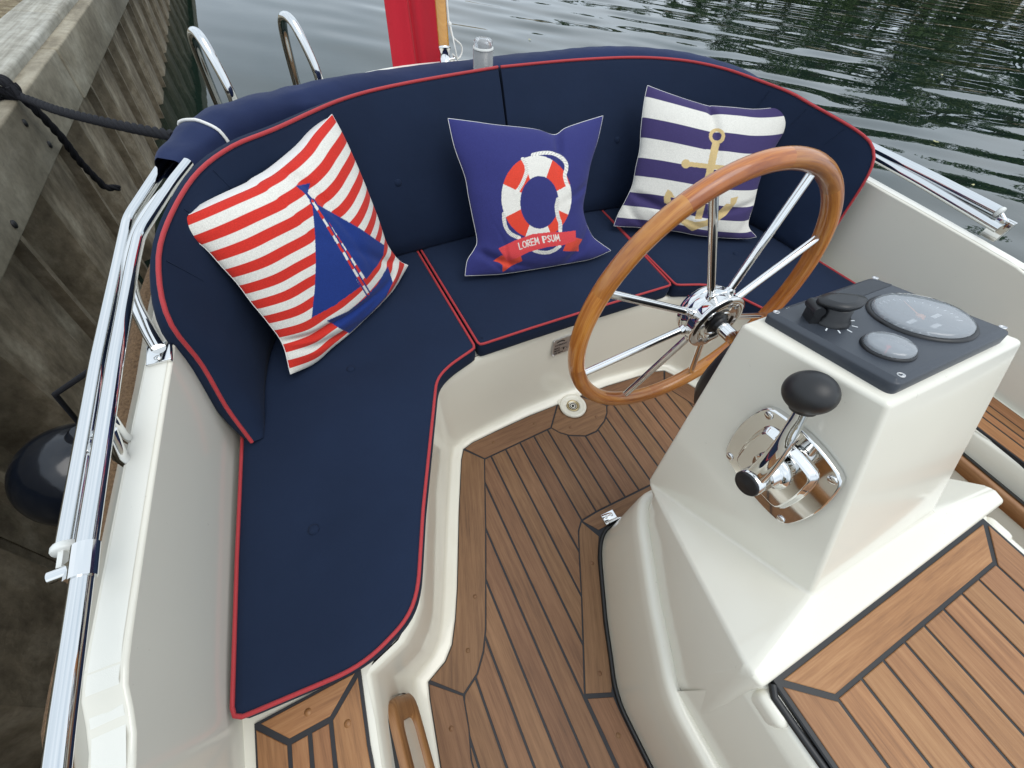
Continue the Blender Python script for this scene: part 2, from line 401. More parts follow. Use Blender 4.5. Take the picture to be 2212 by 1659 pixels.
# ------------------------------------------------------------------ water, bank and far shore
def build_water():
    # polar sheet round the camera: fine near by, coarse far away, real ripples
    cx, cy = float(cl[0]), float(cl[1])
    az = np.radians(np.linspace(-16, 112, 620)); r = np.geomspace(1.1, 260, 620)
    A, Rr = np.meshgrid(az, r); X = cx + Rr * np.sin(A); Y = cy + Rr * np.cos(A)
    step = np.maximum(Rr * (r[1] / r[0] - 1), Rr * (az[1] - az[0]))
    Z = np.zeros_like(X); rg = np.random.default_rng(11)
    main = math.radians(42)      # direction the ripples travel
    sl2 = 0
    for k in range(90):
        lam = .55 * (2.6 / .55) ** rg.random(); th = main + rg.normal(0, .24)
        slope = rg.uniform(.4, 1.) * (.5 if lam < .6 else 1.); amp = slope * lam / (2 * math.pi); sl2 += slope ** 2 / 2
        kx, ky = math.sin(th) * 2 * math.pi / lam, math.cos(th) * 2 * math.pi / lam
        fade = np.clip((lam / step - 3) / 4, 0, 1)
        mod = .5 + .5 * np.sin(X * rg.uniform(-.6, .6) + Y * rg.uniform(-.6, .6) + rg.uniform(0, 6))
        Z += amp * fade * mod * np.sin(kx * X + ky * Y + rg.uniform(0, 6.28))
    Z *= .062 / math.sqrt(sl2)                                          # rms slope
    Z *= .30 + .70 / (1 + np.exp(-((X + .1 * Y) - 2.2) / .8))          # sheltered water by the quay
    P = np.stack([X, Y, WATER_Z + Z], -1)
    gg = Geo(); gg.grid(P, flip=True)
    gg.add([(-60, -300, WATER_Z - .06), (600, -300, WATER_Z - .06), (600, 600, WATER_Z - .06), (-60, 600, WATER_Z - .06)], [(0, 1, 2, 3)])
    o = mk('water', gg, 'water', None, (0, 0, WATER_Z), 'world'); tag(o, kind='structure', label='rippled dark green river water around the boat'); return o
build_water()

gg = Geo()
xs = np.linspace(-1.845, -14, 40); ys = np.linspace(-6, 26, 70); P = np.zeros((len(xs), len(ys), 3))
for i, x in enumerate(xs):
    for j, y in enumerate(ys): P[i, j] = (x, y, .655 + (.02 * math.sin(x * 9 + y * 5) + .02 * math.sin(y * 13.1 - x * 3)) * min(1, (-1.845 - x) * 3))
gg.grid(P); o = mk('ground', gg, 'bank_soil', None, (-3, 3, .6), 'quay'); tag(o, kind='structure', label='leaf strewn brown earth behind the timber quay edge')

gg = Geo()
fy = np.linspace(0, 1, 60); rows = []
for t in fy:
    a = math.radians(8 + 100 * t); d = 76 + 3 * math.sin(7 * t)
    rows.append([V(d * math.sin(a), d * math.cos(a), WATER_Z - .3), V((d + 1.5) * math.sin(a), (d + 1.5) * math.cos(a), WATER_Z + .5), V((d + 60) * math.sin(a), (d + 60) * math.cos(a), WATER_Z + 3)])
gg.grid(rows); o = mk('far_bank', gg, 'bank_soil', None, (50, 40, WATER_Z), 'world'); tag(o, kind='structure', label='low earth bank on the far side of the river')

def tree_mesh(seed, leafmat):
    rg = np.random.default_rng(seed); gt = Geo(); hgt = 1.0
    path = [V(rg.normal(0, .01) * i, rg.normal(0, .01) * i, i * .08) for i in range(9)]
    gt.tube(path, [.028 * (1 - i * .09) for i in range(9)], 8)
    gc = Geo(); blobs = []
    for k in range(16):
        a = rg.uniform(0, 6.28); zz = rg.uniform(.10, .92); rad = .30 * math.sin(math.pi * min(1, max(.12, zz * .92 + .08))) ** .6 * rg.uniform(.3, 1)
        c = V(rad * math.cos(a), rad * math.sin(a), zz); blobs.append((c, rg.uniform(.09, .17)))
        gt.tube([V(0, 0, min(.6, zz * .6)), (V(0, 0, min(.6, zz * .6)) + c) / 2 + V(0, 0, .02), c], [.012, .008, .004], 5)
    for c, br in blobs:
        for q in range(330):
            d = nrm(rg.normal(0, 1, 3)); p = c + d * br * rg.random() ** .4 * V(1, 1, .8)
            u = nrm(rg.normal(0, 1, 3)); w = nrm(np.cross(u, rg.normal(0, 1, 3))); s_ = rg.uniform(.012, .026)
            gc.add([p - u * s_, p + w * s_ * .5, p + u * s_, p - w * s_ * .5], [(0, 1, 2, 3)])
    return gt, gc
def tree_proto(seed, mat):
    gt, gc = tree_mesh(seed, mat)
    t = mk('trunk', gt, 'bark'); c = mk('crown', gc, mat); d = (t.data, c.data)
    for x in (t, c): bpy.data.objects.remove(x)
    return d
protos = [tree_proto(3, 'leaf_a'), tree_proto(5, 'leaf_b'), tree_proto(9, 'leaf_a')]
rg = np.random.default_rng(21)
azs = np.linspace(27, 92, 26)
ordn = ['first', 'second', 'third', 'fourth', 'fifth', 'sixth', 'seventh', 'eighth', 'ninth', 'tenth', 'eleventh', 'twelfth', 'thirteenth', 'fourteenth', 'fifteenth', 'sixteenth', 'seventeenth', 'eighteenth', 'nineteenth', 'twentieth', 'twenty-first', 'twenty-second', 'twenty-third', 'twenty-fourth', 'twenty-fifth', 'twenty-sixth']
for i, a in enumerate(azs):
    d = 81 + rg.uniform(0, 5) + (4 if i % 2 else 0); hgt = np.interp(a, [27, 36, 46, 60, 92], [4, 8, 12.5, 16, 15]) * rg.uniform(.85, 1.15)
    ar = math.radians(a); p = V(d * math.sin(ar), d * math.cos(ar), WATER_Z + .45)
    e = bpy.data.objects.new('tree', None); COL.objects.link(e); e.location = Vector(p); e.scale = (hgt * 1.1, hgt * 1.1, hgt); e.rotation_euler = (0, 0, rg.uniform(0, 6.28))
    tag(e, 'leafy green tree on the far bank, %s along the row from the stern' % ordn[i], 'tree', 'trees on the far bank')
    for nm, me in zip(('trunk', 'crown'), protos[i % 3]):
        c = bpy.data.objects.new(nm, me); COL.objects.link(c); c.parent = e

# ------------------------------------------------------------------ quay wall
quay = thing('quay_wall', 'old brown quay wall of corrugated sheet piles with weathered timber beams along the top', 'quay wall', (-1.7, 3, -.3), 'quay')
pitch = .86
prof = [(-1.79, 0), (-1.79, .27), (-1.655, .37), (-1.655, .70), (-1.79, .80), (-1.79, .855)]
gg = Geo(); th_ = .014
for k in range(1):
    fr = [V(x, y, 0) for x, y in prof]
    rings = []
    zs = [-1.6, -.3, .1, .56]
    for z in zs: rings.append([p + V(0, 0, z) for p in fr] + [p + V(-th_, 0, z) for p in fr[::-1]])
    gg.loft(rings, True, True, True, False)
pile = mk('sheet_pile', gg, 'sheet_pile', quay)
pile.location = Vector((0, -3.4, 0))
gg = Geo(); gg.box((-1.66, .86, -.5), (.022, .014, 1.05)); lock = mk('interlock', gg, 'sheet_pile', pile)
for k in range(1, 26):
    c = pile.copy(); COL.objects.link(c); c.parent = quay; c.location = Vector((0, -3.4 + pitch * k, 0))
    c2 = lock.copy(); COL.objects.link(c2); c2.parent = c
ends = [-3.2, .2, 3.02, 6.3, 9.6, 13., 17., 21.]
for a, b in zip(ends[:-1], ends[1:]):
    gg = Geo(); dx = random.uniform(-.006, .006)
    gg.box((-1.615 + dx, (a + b) / 2, .55), (.034, (b - a) / 2 - .004, .10)); mk('waling_beam', gg, 'quay_timber', quay, bevel=.008)
    gg = Geo(); gg.box((-1.74, (a + b) / 2 + .6, .627), (.098, (b - a) / 2 - .003, .055)); mk('cap_beam', gg, 'cap_timber', quay, bevel=.012)
    gg = Geo(); gg.box((-1.665, (a + b) / 2, .50), (.014, (b - a) / 2, .07)); mk('packing_board', gg, 'quay_timber', quay)
for y, z in ((1.62, .60), (1.66, .49), (2.2, .60), (2.28, .50), (3.10, .60), (3.62, .51), (4.3, .59), (5.1, .5)):
    gg = Geo(); gg.lathe([(.012, -.004), (.012, .0006), (0, .0006)], (-1.581, y, z), (1, 0, .0), 12); mk('bolt_hole', gg, 'print_black', quay)

# ------------------------------------------------------------------ boat hull, gunwale and liner
boat = thing('motor_boat', 'cream open motor boat with U-shaped stern seating and teak laid cockpit floor', 'boat', (0, .3, 0))
GL = [(-1.105, -1.3), (-1.10, -.4), (-1.088, .06), (-1.086, .12), (-1.083, .20), (-1.062, .42), (-1.03, .72), (-.985, 1.08), (-.87, 1.45), (-.64, 1.73), (-.32, 1.87), (0, 1.905)]
GR = [(.32, 1.87), (.64, 1.73), (.89, 1.47), (1.04, 1.13), (1.10, .8), (1.105, .6), (1.098, .34), (1.092, .2), (1.09, -.4), (1.08, -1.3)]
gpath = spline([V(x, y, 0) for x, y in GL + GR], 170)
def sheer(y): return .705 + .075 * max(0, (y - .7) / 1.2) ** 1.4 - .028 * (1 - 1 / (1 + math.exp(-(y - .165) / .012)))
gprof_in = [(.006, None), (-.002, -.06), (-.004, -.0045), (-.0034, -.0022), (-.0015, -.0005), (.0012, 0), (.020, 0), (.0385, 0), (.0415, -.0006), (.0435, -.0022), (.0445, -.0048), (.0450, -.008), (.0465, -.013), (.051, -.0195), (.090, -.055), (.098, -.065), (.102, -.076), (.104, -.09)]
hprof = [(.104, -.09), (.100, -.2), (.085, -.45), (.06, -.7), (.0, -.95), (-.15, -1.2), (-.5, -1.3)]
def sweep(path, prof, top, zlow=.379):
    m = len(path); rings = []
    for i in range(m):
        t = nrm(path[min(i + 1, m - 1)] - path[max(i - 1, 0)]); nn = V(-t[1], t[0], 0)    # outward: left of travel (travel goes aft on the left side)
        z0 = top(path[i][1])
        rings.append([path[i] + nn * o + V(0, 0, zlow if h is None else z0 + h) for o, h in prof])
    return rings
gg = Geo()
gpath2 = resample(gpath, 300)
for cut in ((0, 3), (2, 6), (5, 8), (7, 13), (12, 14), (13, 18)):         # crisp flats with small rounded corners between them
    gg.loft(sweep(gpath2, gprof_in[cut[0]:cut[1]], sheer), False, smooth=True, flip=False)
mk('gunwale', gg, 'gelcoat', boat)
# non-skid strip on the flat top of the gunwale
gg = Geo(); gg.loft(sweep(gpath, [(.0030, .0008), (.0375, .0008)], sheer), False, smooth=True); mk('gunwale_top', gg, 'nonskid', boat)
gg = Geo(); gg.loft(sweep(gpath, hprof, sheer), False, smooth=True); mk('hull', gg, 'gelcoat', boat)
rub = [p + V(0, 0, 0) for p in gpath]
rp_ = sweep(gpath, [(.125, -.115)], sheer)
gg = Geo(); gg.tube([r[0] for r in rp_], .030, 12); mk('rope_fender_strip', gg, 'coir', boat, label='brown coir rope rubbing strip along the hull side')

mirror = lambda L: list(L) + [(-x, y) for x, y in L[::-1] if x != 0]
Fp = mirror([(-.905, -1.3), (-.875, -.3), (-.84, -.117), (-.82, .02), (-.812, .056), (-.756, .079), (-.726, .107), (-.696, .16), (-.662, .232), (-.572, .447), (-.495, .62), (-.472, .657), (-.43, .669), (-.331, .678), (-.187, .688), (0, .690)])
Sp = mirror([(-.925, -1.3), (-.908, -.3), (-.890, -.117), (-.878, .02), (-.872, .10), (-.80, .122), (-.772, .145), (-.75, .172), (-.717, .25), (-.638, .46), (-.562, .635), (-.538, .682), (-.49, .713), (-.385, .743), (-.2, .760), (0, .768)])
def liner_rings():
    out = []
    for (fx, fy), (sx, sy) in zip(Fp, Sp):
        f = V(fx, fy, 0); s = V(sx, sy, 0); d = nrm(s - f); L = np.linalg.norm((s - f)[:2])
        fl = min(.035, L * .62)
        out.append([f + V(0, 0, -.012), f + V(0, 0, .004), f + d * .002 + V(0, 0, .0065), f + d * .006 + V(0, 0, .008), f + d * fl * .8 + V(0, 0, .012), f + d * fl + V(0, 0, .018),
                    f + d * (fl + .004) + V(0, 0, .035), f + (s - f) * .80 + V(0, 0, .16), f + (s - f) * .93 + V(0, 0, .33), s + V(0, 0, .366), s + d * .004 + V(0, 0, .374), s + d * .012 + V(0, 0, .379)])
    return out
gg = Geo(); gg.loft(liner_rings(), False, smooth=True, flip=True); mk('seat_base', gg, 'gelcoat', boat)
# horizontal seat moulding between the seat edge and the inner hull wall
So = spline([V(x, y, 0) for x, y in Sp], 150); Go = resample(gpath, 150)
rings = []
for s, g_ in zip(So, Go):
    d = nrm(g_ - s); rings.append([s + d * .012 + V(0, 0, .379), g_ + d * .03 + V(0, 0, .379)])
gg = Geo(); gg.loft(rings, False, smooth=False, flip=True); mk('seat_top', gg, 'gelcoat', boat)
gg = Geo(); gg.add([(-1, -1.3, -.013), (1, -1.3, -.013), (1, .75, -.013), (-1, .75, -.013)], [(0, 1, 2, 3)]); mk('cockpit_pan', gg, 'gelcoat', boat)
# stern deck behind the backrests
gg = Geo(); n0 = 60
ring_o = [p + V(0, 0, sheer(p[1]) - .004) for p in gpath if p[1] > 1.0]
ring_i = [V(p[0] * .86, 1.0 + (p[1] - 1.0) * .80, sheer(p[1]) - .004) for p in ring_o]
gg.loft([ring_o, ring_i], False, smooth=True, flip=False); mk('stern_deck', gg, 'gelcoat', boat)

# ------------------------------------------------------------------ teak floor
ZT = .004
def clip_strip(x0, x1, yl, yu, n=7):
    xs_ = np.linspace(x0, x1, n); up = [yu(x) for x in xs_]; lo = [yl(x) for x in xs_]
    keep = [(x, a, b) for x, a, b in zip(xs_, lo, up) if b - a > .004]
    if len(keep) < 2: return None
    return [(x, a) for x, a, b in keep] + [(x, b) for x, a, b in keep[::-1]]
inL = [(-.80, -.9), (-.766, -.136), (-.749, -.08), (-.737, -.011), (-.687, .015), (-.651, .055), (-.623, .103), (-.516, .348), (-.416, .588)]
arcD = [(-.13, .604), (-.112, .574), (-.081, .546), (-.025, .519), (.025, .519), (.081, .546), (.112, .574), (.13, .604)]
upper = inL + [(-.273, .596)] + arcD + [(.273, .596)] + [(-x, y) for x, y in inL[::-1]]
ux_, uy_ = np.array([p[0] for p in upper]), np.array([p[1] for p in upper])
BXf = [(-.1, .187), (-.146, .187), (-.182, .165), (-.215, .121), (-.298, -.036), (-.333, -.115), (-.359, -.169), (-.370, -.218), (-.371, -1.3)]
bo = [(-.449, -.154), (-.337, .042), (-.275, .158), (-.239, .222), (-.211, .248), (-.147, .253), (.147, .253), (.211, .248), (.239, .222), (.275, .158), (.337, .042), (.449, -.154)]
bx_, by_ = np.array([p[0] for p in bo]), np.array([p[1] for p in bo])
J = .0032   # half joint
floor = mk('floor_teak', Geo().prism([(p[0] * .999, p[1] - .0008) for p in Fp], -.010, ZT - .0022, .0002), 'caulk', boat)
def plank(par, poly, zt, d=(0, 1, 0), mat='teak_deck', th=.007, nm='plank'):
    return mk(nm, Geo().prism(poly, zt - th, zt, .0009), mat, par, uvdir=d)
for k in range(-13, 13):
    x0, x1 = -.026 + .0608 * k + J, -.026 + .0608 * (k + 1) - J
    yu = lambda x: float(np.interp(x, ux_, uy_)) - J
    yl = lambda x: (float(np.interp(x, bx_, by_)) + J) if abs(x) < .4525 else -1.25
    if x1 < -.80 or x0 > .80: continue
    xs0 = [x0, x1]
    pl = clip_strip(x0, x1, yl, yu, 9)
    if pl: plank(floor, pl, ZT)
def both(poly, d):
    plank(floor, poly, ZT, d); plank(floor, [(-x, y) for x, y in poly], ZT, (-d[0], d[1], 0))
E1 = .0028
oL = [(-.472, .655), (-.495, .62), (-.572, .447), (-.662, .232), (-.696, .16), (-.726, .107), (-.756, .079), (-.810, .058)]
def poly_in(pts, e=E1):
    q = [V(x, y) for x, y in pts]
    if area(q) < 0: q = q[::-1]
    return [(p[0], p[1]) for p in inset(q, e)]
both(poly_in(oL[::-1] + [(-.416, .588), (-.516, .348), (-.623, .103), (-.651, .055), (-.687, .015), (-.737, -.011)]), (.35, 1, 0))
both(poly_in([(-.812, .055), (-.737, -.011), (-.749, -.08), (-.766, -.136), (-.80, -.9), (-.81, -1.25), (-.903, -1.25), (-.875, -.3), (-.84, -.117), (-.82, .02)]), (.06, 1, 0))
both(poly_in([(-.470, .657), (-.43, .668), (-.331, .677), (-.187, .687), (-.053, .689), (-.13, .604), (-.273, .596), (-.416, .588)]), (1, .03, 0))
cx_, cy_, cr2 = 0., .656, .056
arc = [(cx_ + cr2 * math.sin(a), cy_ + cr2 * math.cos(a)) for a in np.linspace(math.radians(-58), math.radians(-302), 22)]
plank(floor, poly_in([(-.053, .688)] + arc + [(.053, .688), (.13, .604)] + arcD[::-1][1:]), ZT, (1, 0, 0))
plank(floor, poly_in([(-.211, .248), (-.147, .253), (.147, .253), (.211, .248), (.175, .196), (-.175, .196)]), ZT, (1, 0, 0))
both(poly_in([(-.211, .248), (-.239, .222), (-.275, .158), (-.337, .042), (-.447, -.152), (-.378, -.182), (-.367, -.169), (-.341, -.115), (-.306, -.036), (-.223, .124), (-.182, .180)]), (.5, 1, 0))
both(poly_in([(-.447, -.158), (-.377, -.188), (-.379, -.218), (-.380, -1.25), (-.447, -1.25)]), (0, 1, 0))
for x, y in ((-.62, .19), (-.69, .075), (-.79, -.06), (-.36, .635), (-.18, .645), (-.25, .12), (-.385, -.13), (-.413, -.26), (-.06, .575), (.06, .575)):
    gg = Geo(); gg.lathe([(.0062, -.001), (.0062, .0004), (0, .0006)], (x, y, ZT), (0, 0, 1), 16); mk('teak_plug', gg, 'teak_deck', floor, uvdir=(.8, .6, 0))
# drain pad
gg = Geo(); gg.lathe([(.054, -.012), (.054, .010), (.050, .0135), (.044, .0125), (.040, .010), (.036, .0085), (.028, .0085), (.0265, .006)], (cx_, cy_, 0), (0, 0, 1), 40); gg.box((0, .70, -.001), (.05, .03, .0105))
drain = mk('drain_pad', gg, 'gelcoat', boat)
gg = Geo(); gg.lathe([(.027, .0035), (.026, .0105), (.022, .0115), (.020, .009), (.016, .008), (.016, .002)], (cx_, cy_, 0), (0, 0, 1), 28); mk('drain_ring', gg, 'brass', drain)
gg = Geo(); gg.lathe([(.016, .0055), (.013, .0055), (.013, .007), (.010, .007), (.010, .0055), (.006, .0055), (.006, .007), (.0, .007)], (cx_, cy_, 0), (0, 0, 1), 24); mk('drain_strainer', gg, 'rubber', drain)
# hinge at the foot of the engine box
gg = Geo(); gg.box((-.118, .222, ZT + .0016), (.024, .014, .0016)); gg.tube([(-.144, .203, .007), (-.092, .203, .007)], .0045, 10); gg.box((-.118, .198, .02), (.022, .0016, .016))
hinge = mk('hinge', gg, 'chrome', boat, bevel=.0006)
for dx in (-.011, .011): screw(hinge, (-.118 + dx, .222, ZT + .003), (0, 0, 1), .0048)

# side decks of teak beyond the cushions
for sgn, lab in ((-1, None), (1, None)):
    fx = lambda L: [(sgn * -x, y) for x, y in L]
    zt = .387
    base = mk('side_teak', Geo().prism(fx([(-1.072, .116), (-.886, .118), (-.897, 0.0), (-.906, -.3), (-.922, -1.3), (-1.09, -1.3), (-1.078, 0)]), .372, zt - .0018, .0002), 'caulk', boat)
    P = [poly_in(fx([(-1.068, .114), (-.889, .116), (-.95, .066), (-1.021, .066)])), poly_in(fx([(-1.072, .112), (-1.022, .062), (-1.026, 0), (-1.03, -1.29), (-1.085, -1.29), (-1.077, 0)])),
         poly_in(fx([(-.890, .110), (-.950, .062), (-.955, 0), (-.965, -1.29), (-.922, -1.29), (-.908, -.3), (-.899, 0)])),
         poly_in(fx([(-1.020, .062), (-.988, .062), (-.993, 0), (-.999, -1.29), (-1.029, -1.29), (-1.025, 0)])), poly_in(fx([(-.986, .062), (-.952, .062), (-.957, 0), (-.967, -1.29), (-.997, -1.29), (-.991, 0)]))]
    for i, q in enumerate(P): plank(base, q, zt, (1, 0, 0) if i == 0 else (0, 1, 0), 'teak_oiled')
    if sgn < 0:
        for x, y in ((-.985, .092), (-.925, .045), (-1.05, .028), (-.93, -.06)):
            gg = Geo(); gg.lathe([(.0062, -.001), (.0062, .0004), (0, .0006)], (x, y, zt), (0, 0, 1), 16); mk('teak_plug', gg, 'teak_oiled', base, uvdir=(.8, .6, 0))
    # framed hand hold in the seat front
    pl_o = V(sgn * .868, -.25, .20); uy = V(0, 1, 0); uz = nrm(V(sgn * .035, 0, .37)); un = nrm(np.cross(uz, uy) * (1 if sgn < 0 else -1))
    if un[0] * sgn > 0: un = -un
    ring = lambda hw, hh, rr, off: [pl_o + uy * p[0] + uz * p[1] + un * off for p in fillet_closed([V(-hw, -hh), V(hw, -hh), V(hw, hh), V(-hw, hh)], rr, 6)]
    gg = Geo(); gg.loft([ring(.30, .105, .05, -.01), ring(.30, .105, .05, .016), ring(.294, .099, .046, .020), ring(.262, .066, .03, .020), ring(.257, .061, .028, .014), ring(.255, .06, .028, -.02)], True, smooth=True)
    hh = mk('grab_handle', gg, 'teak_oiled', boat, uvdir=(0, 1, 0))
    gg = Geo(); gg.loft([ring(.305, .11, .053, -.008), ring(.305, .11, .053, .006)], True, smooth=True); mk('handle_gasket', gg, 'rubber', hh)
    gg = Geo(); r0 = ring(.256, .061, .028, .010); gg.add(r0, [tuple(range(len(r0)))]); mk('handle_recess', gg, 'gelcoat', hh)

# builder's plate on the seat front
plate_c = V(-.045, .752, .293); pu = nrm(V(1, .02, 0)); pw = nrm(V(0, .13, 1)); pn = nrm(np.cross(pu, pw))
if pn[1] > 0: pn = -pn
gg = Geo(); rg_ = [V(a, b) for a, b in fillet_closed([V(-.045, -.035), V(.045, -.035), V(.045, .035), V(-.045, .035)], .006, 4)]
gg.loft([[plate_c + pu * a + pw * b + pn * h for a, b in rg_] for h in (-.006, .0015, .002)], True, False, True, False)
plate = mk('builder_plate', gg, 'plate_metal', boat)
def text_mesh(body, size, bold=0.):
    cu = bpy.data.curves.new('t', 'FONT'); cu.body = body; cu.size = size; cu.resolution_u = 3; cu.offset = bold; cu.extrude = .0001
    ob = bpy.data.objects.new('t', cu); COL.objects.link(ob)
    dg = bpy.context.evaluated_depsgraph_get(); me = ob.evaluated_get(dg).to_mesh()
    vs_ = [tuple(v.co) for v in me.vertices]; fs_ = [tuple(p.vertices) for p in me.polygons]
    ob.evaluated_get(dg).to_mesh_clear(); bpy.data.objects.remove(ob); bpy.data.curves.remove(cu); return vs_, fs_
def put_text(body, size, o, u, w, n_, parent, mat='print_black', nm='lettering', bold=0., center=False):
    vs_, fs_ = text_mesh(body, size, bold); gg = Geo()
    if center:
        mxx = max(p[0] for p in vs_); vs_ = [(p[0] - mxx / 2, p[1], p[2]) for p in vs_]
    gg.add([V(*o) + u * p[0] + w * p[1] + n_ * (p[2] + .0004) for p in vs_], fs_); return mk(nm, gg, mat, parent)
pt = lambda a, b: plate_c + pu * a + pw * b + pn * .002
put_text('INTERBOAT', .0092, pt(-.036, .006), pu, pw, pn, plate, bold=.0003)
put_text('MAX. ____', .0105, pt(-.038, -.008), pu, pw, pn, plate, bold=.0004)
put_text('MAX.', .0105, pt(-.038, -.019), pu, pw, pn, plate, bold=.0004)
put_text('+', .010, pt(.012, -.018), pu, pw, pn, plate, bold=.0003)
put_text('CE 0614', .0105, pt(-.038, -.0305), pu, pw, pn, plate, bold=.0003)
gg = Geo(); el = [pt(-.014 + .017 * math.cos(a), .0215 + .0068 * math.sin(a)) + pn * .0004 for a in np.linspace(0, 6.283, 28, endpoint=False)]
el2 = [pt(-.014 + .0155 * math.cos(a), .0185 + .0045 * math.sin(a)) + pn * .0007 for a in np.linspace(0, 6.283, 28, endpoint=False)]
gg.add(el, [tuple(range(28))]); mk('emblem', gg, 'print_black', plate)
gg = Geo(); gg.add(el2, [tuple(range(28))]); mk('emblem_cutout', gg, 'plate_metal', plate)
gg = Geo(); gg.box(pt(.001, -.0145) + pn * .0006, (.0016, .0045, .0003), (pu, pw, pn)); gg.box(pt(.001, -.0135) + pn * .0006, (.0036, .0015, .0003), (pu, pw, pn)); gg.lathe([(.0018, 0), (0, .0003)], pt(.001, -.0085) + pn * .0004, pn, 10); mk('person_symbol', gg, 'print_black', plate)
for a, b in ((-.041, .031), (-.041, -.031), (.041, .031), (.041, -.031)): screw(plate, pt(a, b), pn, .0022)

# ------------------------------------------------------------------ steering console with engine box
con = thing('steering_console', 'glossy cream steering console on engine box with grey instrument panel and teak hatch', 'console', (0, 0, 0))
Bx = [V(x, y, 0) for x, y in [(-x, y) for x, y in BXf][::-1] + BXf]          # right fwd .. aft .. left fwd
def off_open(path, d):
    out = []; n = len(path)
    for i in range(n):
        t1 = nrm(path[i] - path[i - 1]) if i else nrm(path[1] - path[0]); t2 = nrm(path[i + 1] - path[i]) if i < n - 1 else t1
        n1, n2 = V(-t1[1], t1[0], 0), V(-t2[1], t2[0], 0); m = n1 + n2; out.append(path[i] + m * (2 * d / (m @ m)))
    return out
bxs = [V(*p) for p in fillet(Bx, .03, 5)]
lev = [(0, -.012), (.002, .02), (.006, .30), (.008, .334), (.011, .345), (.016, .350), (.030, .352), (.034, .351)]
rings = [[p + V(0, 0, z) for p in off_open(bxs, d)] for d, z in lev]
gg = Geo(); gg.loft(rings, False, smooth=True, flip=True); mk('engine_box', gg, 'gelcoat', con)
gg = Geo(); gg.tube([p + V(0, 0, .006) for p in off_open(bxs, -.004)], .0065, 8); mk('base_gasket', gg, 'rubber', con)
# moulded lid: side slopes, flat ledge and the pylon in one skin
A_, A2 = V(-.155, .186, .42), V(.160, .186, .42)
R3, R3b = V(-.324, -.164, .637), V(.368, -.160, .637)
TAL, TAR, TFR, TFL = V(-.157, .230, .932), V(.140, .226, .932), V(.150, .022, .978), V(-.146, .030, .978)
BFL, BFR = V(-.151, -.134, .641), V(.190, -.137, .641)
lidb = off_open(Bx, .034); nb_ = len(lidb)
left = [lidb[i] + V(0, 0, .351) for i in range(nb_ // 2, nb_ - 1)]      # from aft (-.1) to (-.370,-.218)
right = [lidb[i] + V(0, 0, .351) for i in range(nb_ // 2 - 1, 0, -1)]
def rim(a, r3, y):
    t = min(1, max(0, (a[1] - y) / (a[1] - r3[1]))); return a + (r3 - a) * t
gg = Geo()
def add_side(bot, A, R, flip):
    top = [rim(A, R, p[1]) if i > 0 else A for i, p in enumerate(bot)]
    top[-1] = R
    for i in range(len(bot) - 1):
        q = [bot[i], bot[i + 1], top[i + 1], top[i]]
        q = [V(*x) for x in q]
        ids = []
        keep = []
        for x in q:
            if not any(np.linalg.norm(x - y) < 1e-6 for y in keep): keep.append(x)
        if len(keep) >= 3: gg.add(keep if not flip else keep[::-1], [tuple(range(len(keep)))])
    return top
left[-1] = V(-.336, -.245, .351); right[-1] = V(.336, -.245, .351)
tl = add_side(left, A_, R3, False); tr = add_side(right, A2, R3b, True)
gg.add([left[0], right[0], A2, A_], [(3, 2, 1, 0)])
# sloping facets beside the pylon, as fans along the rim
for A, top, BF, fl in ((A_, tl, BFL, 0), (A2, tr, BFR, 1)):
    pts = [A]
    for p in top[1:]:
        if np.linalg.norm(p - pts[-1]) > 1e-6: pts.append(p)
    poly = pts + [BF]
    for i in range(len(pts) - 1):
        t3 = [pts[i], pts[i + 1], BF]; gg.add(t3 if not fl else t3[::-1], [(0, 1, 2)])
FE, FE2 = V(-.318, -.190, .634), V(.362, -.190, .634)
gg.add([R3, FE, FE2, R3b, BFR, BFL], [(0, 1, 2, 3, 4, 5)])
FL_, FL2 = V(-.316, -.198, .575), V(.358, -.198, .575)
gg.add([FE, FL_, FL2, FE2], [(0, 1, 2, 3)])
gg.add([left[-1], FL_, FE, R3], [(0, 1, 2, 3)]); gg.add([right[-1], FL2, FE2, R3b], [(3, 2, 1, 0)])
gg.add([A_, BFL, TFL, TAL], [(0, 1, 2, 3)]); gg.add([A2, BFR, TFR, TAR], [(3, 2, 1, 0)])
gg.add([BFL, BFR, TFR, TFL], [(0, 1, 2, 3)]); gg.add([TAL, TFL, TFR, TAR], [(0, 1, 2, 3)]); gg.add([A_, TAL, TAR, A2], [(0, 1, 2, 3)])
mk('console_moulding', gg, 'gelcoat', con, weld=True, bevel=.024)
# hatch surround forward of the ledge
for q, fl in (([V(-.3365, -.19, .351), V(-.337, -1.3, .351), V(-.318, -1.3, .575), V(-.320, -.19, .575), V(-.305, -.19, .606), V(-.305, -1.3, .606), V(-.286, -.19, .611), V(-.286, -1.3, .611)], 0), ([V(.343, -.19, .351), V(.340, -1.3, .351), V(.350, -1.3, .575), V(.352, -.19, .575), V(.330, -.19, .606), V(.330, -1.3, .606), V(.300, -.19, .611), V(.300, -1.3, .611)], 1)):
    gg = Geo(); gg.add(q, [(3, 2, 1, 0), (4, 5, 2, 3), (6, 7, 5, 4)] if fl else [(0, 1, 2, 3), (3, 2, 5, 4), (4, 5, 7, 6)]); mk('hatch_coaming', gg, 'gelcoat', con, weld=True, bevel=.008)
for sx in (-1, 1):
    gg = Geo(); x0 = -.303 if sx < 0 else .322
    gg.box((x0, -.222, .586), (.015, .026, .026)); mk('coaming_stop', gg, 'gelcoat', con, bevel=.013)
hz = .621
hatch = mk('hatch', Geo().prism([(-.290, -.1905), (.300, -.1905), (.300, -1.29), (-.290, -1.29)], hz - .03, hz - .0018, .002), 'rubber', con)
